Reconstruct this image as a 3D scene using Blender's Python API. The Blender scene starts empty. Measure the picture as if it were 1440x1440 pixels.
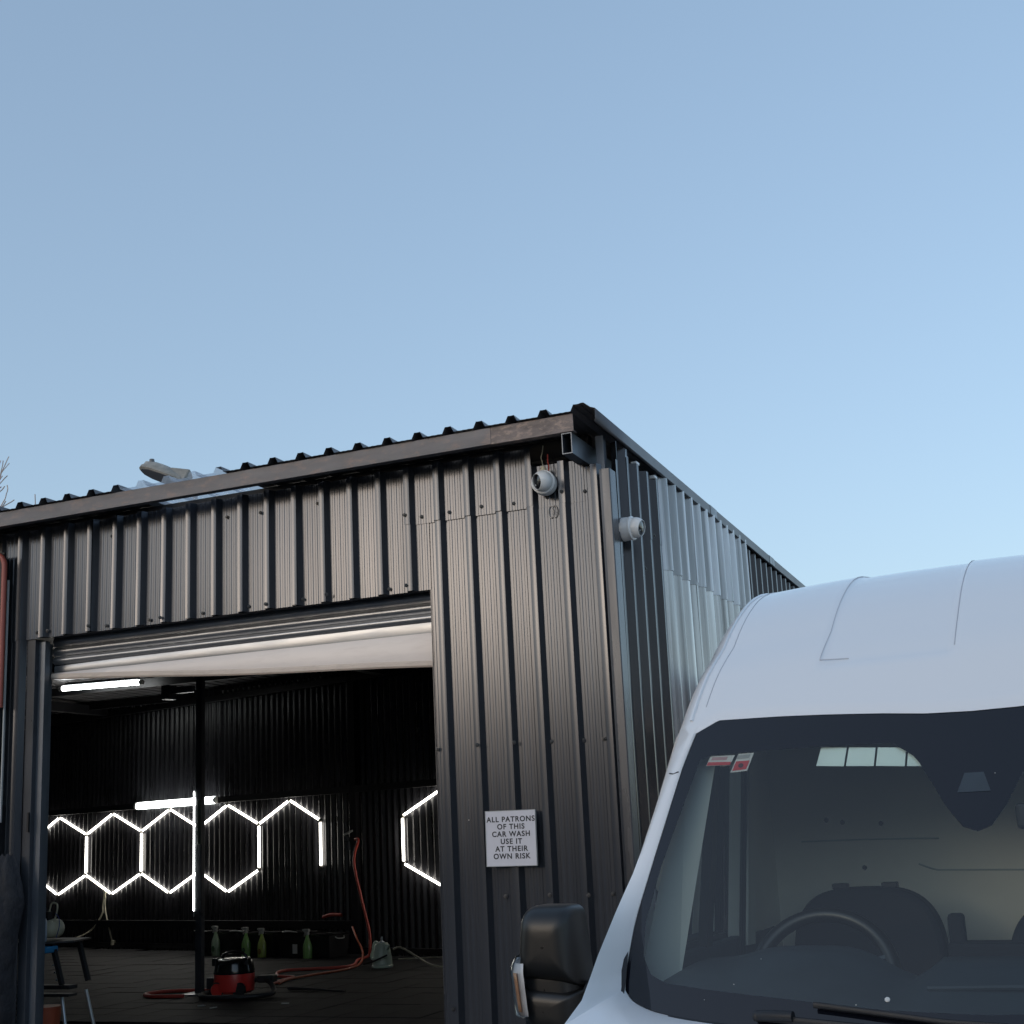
import bpy, bmesh, math, random
from mathutils import Vector, Matrix, Euler
random.seed(7)
C = bpy.context.scene
COL = C.collection
rad = math.radians

# ------------------------------------------------------------------ camera, world, sun, exposure
cam_d = bpy.data.cameras.new('camera'); cam = bpy.data.objects.new('camera', cam_d); COL.objects.link(cam)
yaw, pitch, roll = -0.3959, 0.2115, -0.0466
f = Vector((math.sin(yaw)*math.cos(pitch), math.cos(yaw)*math.cos(pitch), math.sin(pitch)))
r = Vector((math.cos(yaw), -math.sin(yaw), 0)); u = r.cross(f)
r2 = r*math.cos(roll)+u*math.sin(roll); u2 = -r*math.sin(roll)+u*math.cos(roll)
M = Matrix((r2, u2, -f)).transposed().to_4x4(); M.translation = (1.9808, -6.0159, 1.7)
cam.matrix_world = M
cam_d.sensor_fit = 'HORIZONTAL'; cam_d.sensor_width = 36; cam_d.lens = 36*1870.2/1440
cam_d.shift_x = 7/1440; cam_d.shift_y = 52.4/1440
cam_d.clip_start = 0.05; cam_d.clip_end = 3000
C.camera = cam

SUN_EL, SUN_AZ = 10.0, 207.0          # degrees; azimuth clockwise from +Y
w = bpy.data.worlds.new('World'); C.world = w; w.use_nodes = True
nt = w.node_tree; bg = nt.nodes['Background']
sky = nt.nodes.new('ShaderNodeTexSky'); sky.sky_type = 'NISHITA'; sky.sun_disc = False
sky.sun_elevation = rad(SUN_EL); sky.sun_rotation = rad(SUN_AZ)
sky.air_density = 0.95; sky.dust_density = 2.5; sky.ozone_density = 3.2; sky.altitude = 0
gm = nt.nodes.new('ShaderNodeGamma'); gm.inputs[1].default_value = .55     # softer contrast across the sky, as the phone rendered it
nt.links.new(sky.outputs[0], gm.inputs[0]); nt.links.new(gm.outputs[0], bg.inputs[0]); bg.inputs[1].default_value = 0.147
sd = bpy.data.lights.new('sun', 'SUN'); sun = bpy.data.objects.new('sun', sd); COL.objects.link(sun)
sd.energy = 0.06; sd.angle = rad(12); sd.color = (1.0, 0.72, 0.5)
az = rad(SUN_AZ); el = rad(SUN_EL)
tosun = Vector((math.sin(az)*math.cos(el), math.cos(az)*math.cos(el), math.sin(el)))
sun.rotation_euler = tosun.to_track_quat('Z', 'Y').to_euler()
C.view_settings.view_transform = 'Standard'; C.view_settings.look = 'None'
C.view_settings.exposure = 1.60; C.view_settings.gamma = 1
C.view_settings.use_curve_mapping = False

# ------------------------------------------------------------------ helpers
def mat(name, col, rough=.5, metal=0, spec=.5, coat=0, emit=None, es=0, var=0, vscale=(3,3,3), bump=0, bscale=(30,30,30), bdist=.002, dirt=None, trans=0, rvar=0):
    m = bpy.data.materials.new(name); m.use_nodes = True
    t = m.node_tree; b = t.nodes['Principled BSDF']; N = t.nodes.new; L = t.links.new
    b.inputs['Base Color'].default_value = (*col, 1); b.inputs['Roughness'].default_value = rough
    b.inputs['Metallic'].default_value = metal; b.inputs['Specular IOR Level'].default_value = spec
    b.inputs['Coat Weight'].default_value = coat; b.inputs['Coat Roughness'].default_value = .05
    b.inputs['Transmission Weight'].default_value = trans
    if emit: b.inputs['Emission Color'].default_value = (*emit, 1); b.inputs['Emission Strength'].default_value = es
    tc = N('ShaderNodeTexCoord')
    def noise(sc, detail=5, ro=.6):
        mp = N('ShaderNodeMapping'); mp.inputs['Scale'].default_value = sc; L(tc.outputs['Object'], mp.inputs[0])
        n = N('ShaderNodeTexNoise'); n.inputs['Scale'].default_value = 1; n.inputs['Detail'].default_value = detail; n.inputs['Roughness'].default_value = ro
        L(mp.outputs[0], n.inputs[0]); return n
    if var or dirt:
        n = noise(vscale); cr = N('ShaderNodeValToRGB')
        cr.color_ramp.elements[0].position = .3; cr.color_ramp.elements[1].position = .7
        lo = [max(0, c*(1-var)) for c in col]; hi = [min(1, c*(1+var)) for c in col]
        cr.color_ramp.elements[0].color = (*lo, 1); cr.color_ramp.elements[1].color = (*hi, 1)
        L(n.outputs[0], cr.inputs[0]); out = cr.outputs[0]
        if dirt:
            dc, amt, ds = dirt
            n2 = noise(ds, 8, .7); c2 = N('ShaderNodeValToRGB'); c2.color_ramp.elements[0].position = .5; c2.color_ramp.elements[1].position = .72
            c2.color_ramp.elements[0].color = (0,0,0,1); c2.color_ramp.elements[1].color = (amt,amt,amt,1)
            L(n2.outputs[0], c2.inputs[0]); mx = N('ShaderNodeMix'); mx.data_type = 'RGBA'
            L(c2.outputs[0], mx.inputs[0]); L(out, mx.inputs[6]); mx.inputs[7].default_value = (*dc, 1); out = mx.outputs[2]
        L(out, b.inputs['Base Color'])
    if rvar:
        n = noise(tuple(q*1.7 for q in vscale)); mr = N('ShaderNodeMapRange'); mr.inputs[1].default_value = .3; mr.inputs[2].default_value = .7
        mr.inputs[3].default_value = rough-rvar; mr.inputs[4].default_value = rough+rvar
        L(n.outputs[0], mr.inputs[0]); L(mr.outputs[0], b.inputs['Roughness'])
    if bump:
        n = noise(bscale); bp = N('ShaderNodeBump'); bp.inputs['Strength'].default_value = bump; bp.inputs['Distance'].default_value = bdist
        L(n.outputs[0], bp.inputs['Height']); L(bp.outputs[0], b.inputs['Normal'])
    return m

def glassmat(name, tint, refl=1.0, rough=.0, extra=None):
    m = bpy.data.materials.new(name); m.use_nodes = True; t = m.node_tree; t.nodes.clear(); N = t.nodes.new; L = t.links.new
    o = N('ShaderNodeOutputMaterial'); tr = N('ShaderNodeBsdfTransparent'); tr.inputs[0].default_value = (*tint, 1)
    g = N('ShaderNodeBsdfGlossy'); g.inputs['Roughness'].default_value = rough
    fr = N('ShaderNodeFresnel'); fr.inputs[0].default_value = 1.5
    mu = N('ShaderNodeMath'); mu.operation = 'MULTIPLY'; mu.inputs[1].default_value = refl; mu.use_clamp = True
    L(fr.outputs[0], mu.inputs[0]); mx = N('ShaderNodeMixShader'); L(mu.outputs[0], mx.inputs[0]); L(tr.outputs[0], mx.inputs[1]); L(g.outputs[0], mx.inputs[2])
    L(mx.outputs[0], o.inputs[0]); return m

def polymat(name, col, tp, tl, rough):
    # translucent ribbed sheet: part clear, part milky, glossy skin, darker vertical streaks
    m = bpy.data.materials.new(name); m.use_nodes = True; t = m.node_tree; t.nodes.clear(); N = t.nodes.new; L = t.links.new
    o = N('ShaderNodeOutputMaterial'); tr = N('ShaderNodeBsdfTransparent'); tr.inputs[0].default_value = (*col, 1)
    tl_ = N('ShaderNodeBsdfTranslucent'); tl_.inputs[0].default_value = (*col, 1)
    pb = N('ShaderNodeBsdfPrincipled'); pb.inputs['Roughness'].default_value = rough; pb.inputs['Coat Weight'].default_value = 1; pb.inputs['Coat Roughness'].default_value = .15; pb.inputs['Coat IOR'].default_value = 2.0; pb.inputs['Specular IOR Level'].default_value = .8
    tc = N('ShaderNodeTexCoord'); mp = N('ShaderNodeMapping'); mp.inputs['Scale'].default_value = (16, 16, .6); L(tc.outputs['Object'], mp.inputs[0])
    n = N('ShaderNodeTexNoise'); n.inputs['Scale'].default_value = 1; n.inputs['Detail'].default_value = 7; L(mp.outputs[0], n.inputs[0])
    cr = N('ShaderNodeValToRGB'); cr.color_ramp.elements[0].position = .42; cr.color_ramp.elements[1].position = .60
    cr.color_ramp.elements[0].color = (*[c*.35 for c in col], 1); cr.color_ramp.elements[1].color = (*col, 1)
    L(n.outputs[0], cr.inputs[0]); L(cr.outputs[0], pb.inputs['Base Color'])
    a = N('ShaderNodeMixShader'); a.inputs[0].default_value = tl; L(pb.outputs[0], a.inputs[1]); L(tl_.outputs[0], a.inputs[2])
    b = N('ShaderNodeMixShader'); b.inputs[0].default_value = tp; L(a.outputs[0], b.inputs[1]); L(tr.outputs[0], b.inputs[2])
    L(b.outputs[0], o.inputs[0]); return m

class MB:
    def __init__(s): s.v = []; s.f = []
    def add(s, vs, fs):
        n = len(s.v); s.v += [tuple(v) for v in vs]; s.f += [tuple(i+n for i in q) for q in fs]; return s
    def box(s, x0, x1, y0, y1, z0, z1):
        return s.add([(x0,y0,z0),(x1,y0,z0),(x1,y1,z0),(x0,y1,z0),(x0,y0,z1),(x1,y0,z1),(x1,y1,z1),(x0,y1,z1)],
              [(0,3,2,1),(4,5,6,7),(0,1,5,4),(1,2,6,5),(2,3,7,6),(3,0,4,7)])
    def bar(s, a, b, wd, dp=None):        # square bar between two points
        a = Vector(a); b = Vector(b); dp = dp or wd; d = (b-a).normalized()
        up = Vector((0,0,1)) if abs(d.z) < .9 else Vector((0,1,0)); x = d.cross(up).normalized()*wd/2; y = x.cross(d).normalized()*dp/2
        vs = [p+sx*x+sy*y for p in (a,b) for sx,sy in ((-1,-1),(1,-1),(1,1),(-1,1))]
        return s.add(vs, [(0,3,2,1),(4,5,6,7),(0,1,5,4),(1,2,6,5),(2,3,7,6),(3,0,4,7)])
    def tube(s, pts, rr, seg=8, close=False, cap=True):
        pts = [Vector(p) for p in pts]; n = len(pts); rings = []
        prev = None
        for i, p in enumerate(pts):
            if close: d = pts[(i+1) % n]-pts[i-1]
            else: d = pts[min(i+1,n-1)]-pts[max(i-1,0)]
            d.normalize()
            if prev is None:
                up = Vector((0,0,1)) if abs(d.z) < .9 else Vector((1,0,0)); x = d.cross(up).normalized()
            else: x = (prev-d*prev.dot(d)).normalized()
            prev = x; y = d.cross(x); q = rr[i] if isinstance(rr,(list,tuple)) else rr
            rings.append([p+q*(x*math.cos(k*2*math.pi/seg)+y*math.sin(k*2*math.pi/seg)) for k in range(seg)])
        b = len(s.v); s.v += [tuple(v) for ri in rings for v in ri]
        for i in range(n if close else n-1):
            j = (i+1) % n
            for k in range(seg):
                l = (k+1) % seg; s.f.append((b+i*seg+k, b+i*seg+l, b+j*seg+l, b+j*seg+k))
        if cap and not close:
            s.f.append(tuple(b+k for k in range(seg))[::-1]); s.f.append(tuple(b+(n-1)*seg+k for k in range(seg)))
        return s
    def lathe(s, prof, seg=24, M=None, cap=True):      # prof: (r,z); M maps local to final
        M = M or Matrix(); b = len(s.v)
        for (q, z) in prof:
            for k in range(seg):
                a = k*2*math.pi/seg; s.v.append(tuple(M @ Vector((q*math.cos(a), q*math.sin(a), z))))
        for i in range(len(prof)-1):
            for k in range(seg):
                l = (k+1) % seg; s.f.append((b+i*seg+k, b+i*seg+l, b+(i+1)*seg+l, b+(i+1)*seg+k))
        if prof[0][0] > 1e-4: s.f.append(tuple(b+k for k in range(seg))[::-1])
        if cap and prof[-1][0] > 1e-4: s.f.append(tuple(b+(len(prof)-1)*seg+k for k in range(seg)))
        return s
    def grid(s, rows, skip=None):
        b = len(s.v); nc = len(rows[0])
        for q in rows: s.v += [tuple(p) for p in q]
        for i in range(len(rows)-1):
            for j in range(nc-1):
                if skip and skip(i,j): continue
                s.f.append((b+i*nc+j, b+i*nc+j+1, b+(i+1)*nc+j+1, b+(i+1)*nc+j))
        return s
    def prism(s, poly, d0, d1, axis='y'):    # poly in (x,z)
        n = len(poly)
        mk = (lambda p,d:(p[0],d,p[1])) if axis=='y' else ((lambda p,d:(d,p[0],p[1])) if axis=='x' else (lambda p,d:(p[0],p[1],d)))
        vs = [mk(p,d0) for p in poly]+[mk(p,d1) for p in poly]
        return s.add(vs, [tuple(range(n))[::-1], tuple(range(n,2*n))]+[(i,(i+1)%n,n+(i+1)%n,n+i) for i in range(n)])
    def build(s, name, m, parent=None, smooth=None, bevel=0, merge=False, solid=0):
        me = bpy.data.meshes.new(name); me.from_pydata(s.v, [], s.f); me.validate()
        bm = bmesh.new(); bm.from_mesh(me)
        if merge or smooth is not None: bmesh.ops.remove_doubles(bm, verts=bm.verts, dist=1e-5)
        bmesh.ops.recalc_face_normals(bm, faces=bm.faces)
        if smooth is not None:
            for q in bm.faces: q.smooth = True
            for e in bm.edges:
                if len(e.link_faces) == 2 and e.calc_face_angle(0) > rad(smooth): e.smooth = False
        bm.to_mesh(me); bm.free()
        me.materials.append(m); o = bpy.data.objects.new(name, me); COL.objects.link(o)
        if parent: o.parent = parent
        if bevel:
            q = o.modifiers.new('bevel', 'BEVEL'); q.width = bevel; q.segments = 2; q.limit_method = 'ANGLE'; q.angle_limit = rad(40)
        if solid:
            q = o.modifiers.new('solid', 'SOLIDIFY'); q.thickness = solid; q.offset = 0
        return o

def tag(o, label, cat, group=None):
    o['label'] = label; o['category'] = cat
    if group: o['group'] = group
    return o
def thing(name, label, cat, loc=(0,0,0), rz=0, group=None, sc=1):
    o = bpy.data.objects.new(name, None); COL.objects.link(o); o.location = loc; o.rotation_euler = (0,0,rz); o.scale = (sc,sc,sc)
    o.empty_display_size = .1
    return tag(o, label, cat, group)
def copy_tree(o, parent=None):
    c = o.copy(); COL.objects.link(c); c.parent = parent
    for ch in list(o.children): copy_tree(ch, c)
    return c
def struct(o): o['kind'] = 'structure'; return o
def smooth_path(pts, n=8):
    pts = [Vector(p) for p in pts]; out = []
    for i in range(len(pts)-1):
        p0 = pts[max(i-1,0)]; p1 = pts[i]; p2 = pts[i+1]; p3 = pts[min(i+2,len(pts)-1)]
        for k in range(n):
            t = k/n; out.append(.5*((2*p1)+(-p0+p2)*t+(2*p0-5*p1+4*p2-p3)*t*t+(-p0+3*p1-3*p2+p3)*t**3))
    out.append(pts[-1]); return out

# ------------------------------------------------------------------ materials
m_clad = mat('charcoal_cladding', (.090,.097,.112), .21, metal=.62, var=.06, vscale=(3,3,.3), rvar=.03)
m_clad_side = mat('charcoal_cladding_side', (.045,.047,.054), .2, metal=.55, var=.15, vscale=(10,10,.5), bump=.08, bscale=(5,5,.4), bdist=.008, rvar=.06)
m_roof = mat('charcoal_roof_sheet', (.13,.125,.13), .4, metal=.3, var=.25, vscale=(4,4,4))
m_fascia = mat('painted_steel_fascia', (.165,.160,.168), .5, metal=.25, var=.2, vscale=(2.5,2.5,12), bump=.3, bscale=(60,60,60), bdist=.001, dirt=((.42,.27,.20), .45, (9,9,22)))
m_fasc_r = mat('scuffed_steel_fascia', (.20,.165,.155), .55, metal=.2, var=.3, vscale=(12,12,30), dirt=((.6,.45,.36), .8, (18,18,45)))
m_steel = mat('dark_painted_steel', (.05,.055,.065), .35, metal=.2, var=.3, vscale=(5,5,2), bump=.1, rvar=.1)
m_steel_lt = mat('grey_steel_channel', (.16,.18,.21), .35, metal=.6, var=.2, vscale=(5,5,2))
m_flash = mat('grey_flashing', (.095,.10,.112), .28, metal=.6, var=.2, vscale=(8,8,1), rvar=.08)
m_black = mat('black_corrugated_wall', (.017,.017,.020), .30, spec=.5, var=.4, vscale=(8,8,.6), rvar=.1, bump=.1, bscale=(12,12,2), bdist=.004)
m_blackst = mat('black_steel', (.012,.012,.014), .5, var=.3)
m_slat = mat('galvanised_shutter', (.50,.51,.53), .40, metal=.9, var=.1, vscale=(2,20,20), rvar=.06)
m_slat2 = mat('off_white_shutter', (.94,.85,.79), .45, metal=.1, var=.03, vscale=(2,20,8), dirt=((.60,.50,.44), .2, (5,20,30)))
m_poly = polymat('clear_ribbed_sheet', (.95,.96,.98), .05, .12, .25)
m_galv = mat('weathered_zinc_sheet', (.52,.51,.50), .25, metal=.7, var=.5, vscale=(16,16,.35), rvar=.1, bump=.06, bscale=(5,5,.4), bdist=.006)
m_polyroof = polymat('clear_roof_sheet', (.85,.88,.92), .45, .5, .15)
m_screw = mat('screw_grey', (.10,.095,.09), .5, metal=.6)
m_white = mat('white_housing', (.84,.84,.83), .35, coat=.3, var=.05)
m_cream = mat('cream_plastic', (.62,.55,.40), .45)
m_lens = mat('black_lens', (.008,.008,.01), .06, coat=1)
m_sign = mat('white_sign_board', (.74,.72,.76), .5, var=.03, vscale=(9,9,9))
m_ink = mat('black_lettering', (.03,.03,.035), .6)
m_led = mat('lit_led_tube', (.9,.9,.9), .4, emit=(1,.95,.86), es=4)
m_tube = mat('lit_tube_diffuser', (.9,.9,.9), .4, emit=(.96,1,.98), es=5)
m_joint = mat('dark_grey_joint', (.16,.15,.13), .5)
m_cap = mat('grey_end_cap', (.45,.46,.45), .5)
m_tile = mat('black_plastic_tile', (.011,.0115,.0135), .7, spec=.08, var=.4, vscale=(3,3,3), bump=.9, bscale=(60,8,60), bdist=.004, dirt=((.022,.021,.02), .7, (1.2,1.2,1.2)))
m_slab = mat('concrete_slab', (.10,.10,.10), .8, var=.2)
m_ground = mat('worn_asphalt', (.045,.048,.052), .85, var=.35, vscale=(1.2,1.2,1.2), bump=.5, bscale=(90,90,90), bdist=.004, dirt=((.12,.11,.10), .6, (.5,.5,.5)))
m_redhose = mat('red_hose', (.50,.07,.05), .5)
m_orhose = mat('orange_cable', (.50,.12,.06), .5)
m_creamc = mat('cream_cable', (.45,.42,.32), .5)
m_blackc = mat('black_rubber', (.015,.015,.016), .5)
m_green = polymat('green_shampoo', (.55,.95,.35), 0, .3, .35)
m_green2 = polymat('yellow_green_shampoo', (.80,.97,.28), 0, .3, .35)
m_botl = polymat('milky_bottle', (.75,.95,.70), 0, .3, .35)
m_lab = mat('dark_label', (.10,.20,.10), .5)
m_label = mat('amber_label', (.35,.26,.08), .5)
m_red = mat('red_plastic', (.80,.055,.045), .35, coat=.3, var=.06)
m_blkpl = mat('black_gloss_plastic', (.010,.010,.012), .18, coat=.5)
m_blkmt = mat('black_matt_plastic', (.018,.018,.02), .55, var=.3)
m_kettle = mat('pale_green_plastic', (.66,.78,.66), .4, coat=.2)
m_blue = mat('blue_plastic', (.03,.24,.50), .45)
m_orange = mat('terracotta_plastic', (.50,.11,.05), .5)
m_tank = mat('cream_tank', (.62,.58,.42), .45, var=.1)
m_bottle = mat('pale_blue_bottle', (.45,.55,.66), .35)
m_alu = mat('aluminium', (.55,.60,.64), .35, metal=.8)
m_cloth = mat('black_nylon', (.012,.013,.018), .7, var=.4, vscale=(12,12,12), bump=.8, bscale=(9,9,6), bdist=.03)
m_redfr = mat('orange_red_tube', (.40,.10,.07), .4, var=.1)
m_pole = mat('galvanised_pole', (.40,.38,.34), .5, metal=.5, var=.15)
m_lampb = mat('weathered_lamp_body', (.36,.34,.30), .55, metal=.1, var=.3, vscale=(14,14,14), bump=.2)
m_lampd = mat('lamp_underside', (.14,.145,.155), .4)
m_bark = mat('pale_bark', (.60,.50,.45), .8, var=.2)
m_paint = mat('white_van_paint', (.90,.905,.915), .28, coat=.7)
m_glass = glassmat('windscreen_glass', (.90,.97,.96), 1.7)
m_pglass = glassmat('pale_green_glass', (.93,1.0,.97), 1.0)
m_sglass = glassmat('side_glass', (.60,.70,.68), 1.5)
m_rlight = glassmat('added_roof_glass', (.92,.95,.95), 1.0)
m_frit = mat('black_frit', (.006,.007,.012), .05, spec=.6, coat=0)
m_rub = mat('black_trim', (.012,.012,.014), .5)
m_mirror = mat('textured_black_housing', (.009,.009,.009), .36, spec=.6, bump=.15, bscale=(300,300,300), bdist=.0005)
m_dash = mat('dark_dash', (.036,.052,.068), .6, var=.2, vscale=(4,4,4))
m_seat = mat('dark_seat_cloth', (.014,.015,.022), .8, bump=.3, bscale=(200,200,200))
m_bulk = mat('beige_bulkhead', (.80,.77,.69), .55, var=.06, vscale=(1.5,1.5,1.5))
m_trim = mat('light_grey_trim', (.42,.47,.46), .6)
m_pane = polymat('frosted_pane', (.88,.97,.92), .10, .80, .4)
m_clear = glassmat('clear_lens', (.85,.87,.88), 1.6, .08)
m_chrome = mat('chrome_reflector', (.75,.76,.78), .4, metal=.5)
m_amber = mat('amber_reflector', (.75,.42,.25), .25, metal=.3)
m_sticker = mat('white_sticker', (.66,.66,.64), .5)
m_stred = mat('red_print', (.55,.06,.07), .5)
m_stdark = mat('dark_print', (.10,.04,.05), .5)
m_seam = mat('seam_line_and_crease_shade', (.60,.60,.63), .6)
m_mint = mat('pale_mint_card', (.86,.97,.93), .4)
m_tyre = mat('tyre', (.02,.02,.02), .8)
m_head = mat('headliner', (.10,.11,.12), .8)
m_brick = mat('far_facade', (.04,.045,.055), .8, var=.3)
m_far_roof = mat('far_roof', (.06,.05,.05), .8)
m_dwin = mat('dark_window', (.02,.025,.03), .1)
m_chalk = mat('white_chalk_scuff', (.62,.57,.52), .8)

# ------------------------------------------------------------------ ground
g = MB(); n = 40
g.grid([[(-600+1200*i/n, -600+1200*j/n, 0) for i in range(n+1)] for j in range(n+1)])
struct(g.build('ground', m_ground))

# ------------------------------------------------------------------ workshop building
SLAB = .569
BX = -15.5
def backy(x): return 7.83-.2675*(x+9.63)
bld = thing('car_wash_building', 'low charcoal ribbed steel car wash workshop with open roller door', 'building')
PITCH = .1715
C0 = -.21
def ibr(x0, x1, phase, h=.037, micro=.0019, jit=True):
    """rib profile from x0 to x1 -> list of (x, d); crests at phase+k*PITCH"""
    pts = set()
    k0 = int(math.floor((x0-phase)/PITCH))-1; k1 = int(math.ceil((x1-phase)/PITCH))+1
    keys = []
    for k in range(k0, k1+1):
        c = phase+k*PITCH
        keys += [(c-.032,0),(c-.016,h),(c-.006,h-.0012),(c+.006,h-.0012),(c+.016,h),(c+.032,0)]
        a = c+.032; wd = PITCH-.064
        for q in (.22,.5,.78):
            m = a+wd*q; keys += [(m-.0085,0),(m-.0055,micro),(m+.0055,micro),(m+.0085,0)]
    keys.sort()
    def val(x):
        for i in range(len(keys)-1):
            if keys[i][0] <= x <= keys[i+1][0]:
                a, b = keys[i], keys[i+1]; return a[1]+(b[1]-a[1])*(x-a[0])/max(1e-9, b[0]-a[0])
        return 0
    out = [(x0, val(x0))]+[k for k in keys if x0 < k[0] < x1]+[(x1, val(x1))]
    return out
def wavy(z, s): return .0020*math.sin(z*1.7+s*3.1)+.0008*math.sin(z*4.1+s*1.7)
def sheet_front(x0, x1, z0, z1, off=0, m=m_clad, name='cladding_sheet', nz=10):
    prof = ibr(x0, x1, C0); s = random.random()*9; tilt = random.uniform(-.002,.002)
    rows = []
    for i in range(nz+1):
        z = z0+(z1-z0)*i/nz
        rows.append([(x+.0012*math.sin(z*1.3+s), -(d+off+wavy(z, s+x*.5)+tilt*(z-z0)), z) for x, d in prof])
    return MB().grid(rows).build(name, m, bld, smooth=9)
# header sheets over the door (each laps over the next at a crest)
cr = lambda k: C0-PITCH*k
for i, (a, b) in enumerate(((17,13),(13,9),(9,5))):
    sheet_front(cr(a)-.016, cr(b)+.016, 2.944+.002*(i%2), 3.60, off=.002*(i%2))
sheet_front(cr(5)-.012, -.962, 2.944, 3.34, off=.003, nz=4)
sheet_front(-3.79, cr(17)+.016, 2.944, 3.60, off=.004)
# short sheets above the pilaster, lapping over the long ones
sheet_front(cr(5)-.016, cr(1)+.016, 3.292, 3.60, off=.006, nz=4)
sheet_front(cr(1)-.016, -.105, 3.286, 3.50, off=.008, nz=4)
# long pilaster sheets right of the door
sheet_front(-.9675, cr(1)+.016, .02, 3.34, off=0, nz=30)
sheet_front(cr(1)-.016, -.005, .02, 3.46, off=.002, nz=20)
# narrow sheet left of the door, below the header
sheet_front(-3.79, -3.605, .02, 2.95, off=0, nz=12)
# return of the pilaster at the jamb
MB().box(-.9695,-.9665,-.001,.16,.02,2.944).build('jamb_lining', m_flash, bld)
# side wall
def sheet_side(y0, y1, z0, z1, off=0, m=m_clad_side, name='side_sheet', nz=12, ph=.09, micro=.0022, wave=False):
    prof = ibr(y0, y1, ph, micro=micro) if not wave else [(y0+(y1-y0)*q/80, .023+.023*math.cos(2*math.pi*(y0+(y1-y0)*q/80-ph)/PITCH)) for q in range(81)]; s = random.random()*9
    rows = [[((d+off+wavy(z, s+y*.5)), y+.0012*math.sin(z*1.3+s), z) for y, d in prof] for z in [z0+(z1-z0)*i/nz for i in range(nz+1)]]
    return MB().grid(rows).build(name, m, bld, smooth=40 if wave else 9)
def roofz(y): return 3.672-.0135*(y+.22)
sp = lambda k: .09+PITCH*k
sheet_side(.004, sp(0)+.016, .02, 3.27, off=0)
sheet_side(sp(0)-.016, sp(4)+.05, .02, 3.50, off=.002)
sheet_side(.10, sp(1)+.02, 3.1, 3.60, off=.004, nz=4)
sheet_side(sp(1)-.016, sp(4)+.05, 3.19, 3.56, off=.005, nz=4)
yk = [sp(4)+.04, sp(8)+.016, sp(12)+.016, sp(16)+.016]
for i in range(3):
    sheet_side(yk[i]-(.032 if i else 0), yk[i+1], 3.075+.012*i, 3.60, off=.010+.002*(i%2), m=m_poly, name='clear_side_sheet', nz=8, wave=True)
    sheet_side(yk[i]-(.032 if i else 0), yk[i+1], 1.35, 3.16, off=.004+.002*(i%2), m=m_galv, name='zinc_side_sheet', nz=12, wave=True)
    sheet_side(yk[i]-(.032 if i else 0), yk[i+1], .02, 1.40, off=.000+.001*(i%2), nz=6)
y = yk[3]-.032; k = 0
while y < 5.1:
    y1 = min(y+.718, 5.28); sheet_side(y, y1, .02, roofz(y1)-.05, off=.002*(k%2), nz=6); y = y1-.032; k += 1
# corner flashing
cf = MB(); cf.grid([[(-.010,-.040,z),(.004,-.044,z),(.040,-.044,z),(.044,-.040,z),(.044,.045,z)] for z in (.02,1.2,2.3,3.425)])
cf.build('corner_flashing', m_flash, bld, solid=.0016)
# corner frame tube seen in the gap
MB().box(-.045,-.005,.035,.075,3.38,3.62).build('frame_tube', m_steel_lt, bld)
# fascia, barge, box purlin
fa = MB().box(-15.5,-.50,-.222,-.214,3.587,3.672); fa.box(-15.5,-.50,-.214,-.175,3.587,3.592); fa.build('fascia_beam', m_fascia, bld, bevel=.0015)
fa = MB().box(-.4995,-.066,-.222,-.214,3.585,3.672); fa.box(-.4995,-.066,-.214,-.175,3.585,3.590); fa.build('fascia_beam', m_fasc_r, bld, bevel=.0015)
bp = MB()
x0,x1 = -.132,-.080; z0,z1 = 3.478,3.582
for (a,b,c,d) in ((x0,x1,z0,z0+.004),(x0,x1,z1-.004,z1),(x0,x0+.004,z0+.004,z1-.004),(x1-.004,x1,z0+.004,z1-.004)): bp.box(a,b,-.215,1.5,c,d)
bp.build('box_purlin', m_steel_lt, bld)
bg_ = MB()
sec = [(-.055,.030),(-.018,.040),(-.004,.040),(.030,.012),(.052,.004),(.052,-.052),(.044,-.060)]
bg_.grid([[(x,y_,roofz(y_)+z) for x,z in sec] for y_ in [-.235+k*.555 for k in range(11)]])
bg_.build('barge_flashing', m_roof, bld, solid=.0016, smooth=25)
for yy in (1.9, 3.6): 
    MB().grid([[(x+.0022,y_,roofz(y_)+z+.0022) for x,z in sec[2:]] for y_ in (yy,yy+.16)]).build('flashing_joint', m_flash, bld, solid=.001)
# roof sheets
def roof_sheet(x0, x1, m, name, off=0, ya=-.24, yb=None):
    prof = ibr(x0, x1, C0, micro=.001); ye = yb or backy(x0)+.25
    rows = [[(x, y_, roofz(y_)+d*.85+off+.004) for x, d in prof] for y_ in [ya+(ye-ya)*i/6 for i in range(7)]]
    return MB().grid(rows).build(name, m, bld, smooth=20)
k = 0; ks = 3
while cr(ks) > BX:
    a, b = cr(ks+4)-.016, cr(ks)+.016
    clear = ks == 11 or ks == 51
    if clear: roof_sheet(a, b, m_polyroof, 'clear_roof_sheet', off=.004, yb=1.2); roof_sheet(a, b, m_roof, 'roof_sheet', off=.0015*(k%2), ya=1.0)
    else: roof_sheet(a, b, m_roof, 'roof_sheet', off=.0015*(k%2))
    ks += 4; k += 1
roof_sheet(cr(3)-.016, -.02, m_roof, 'roof_sheet', off=.0015)
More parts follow.
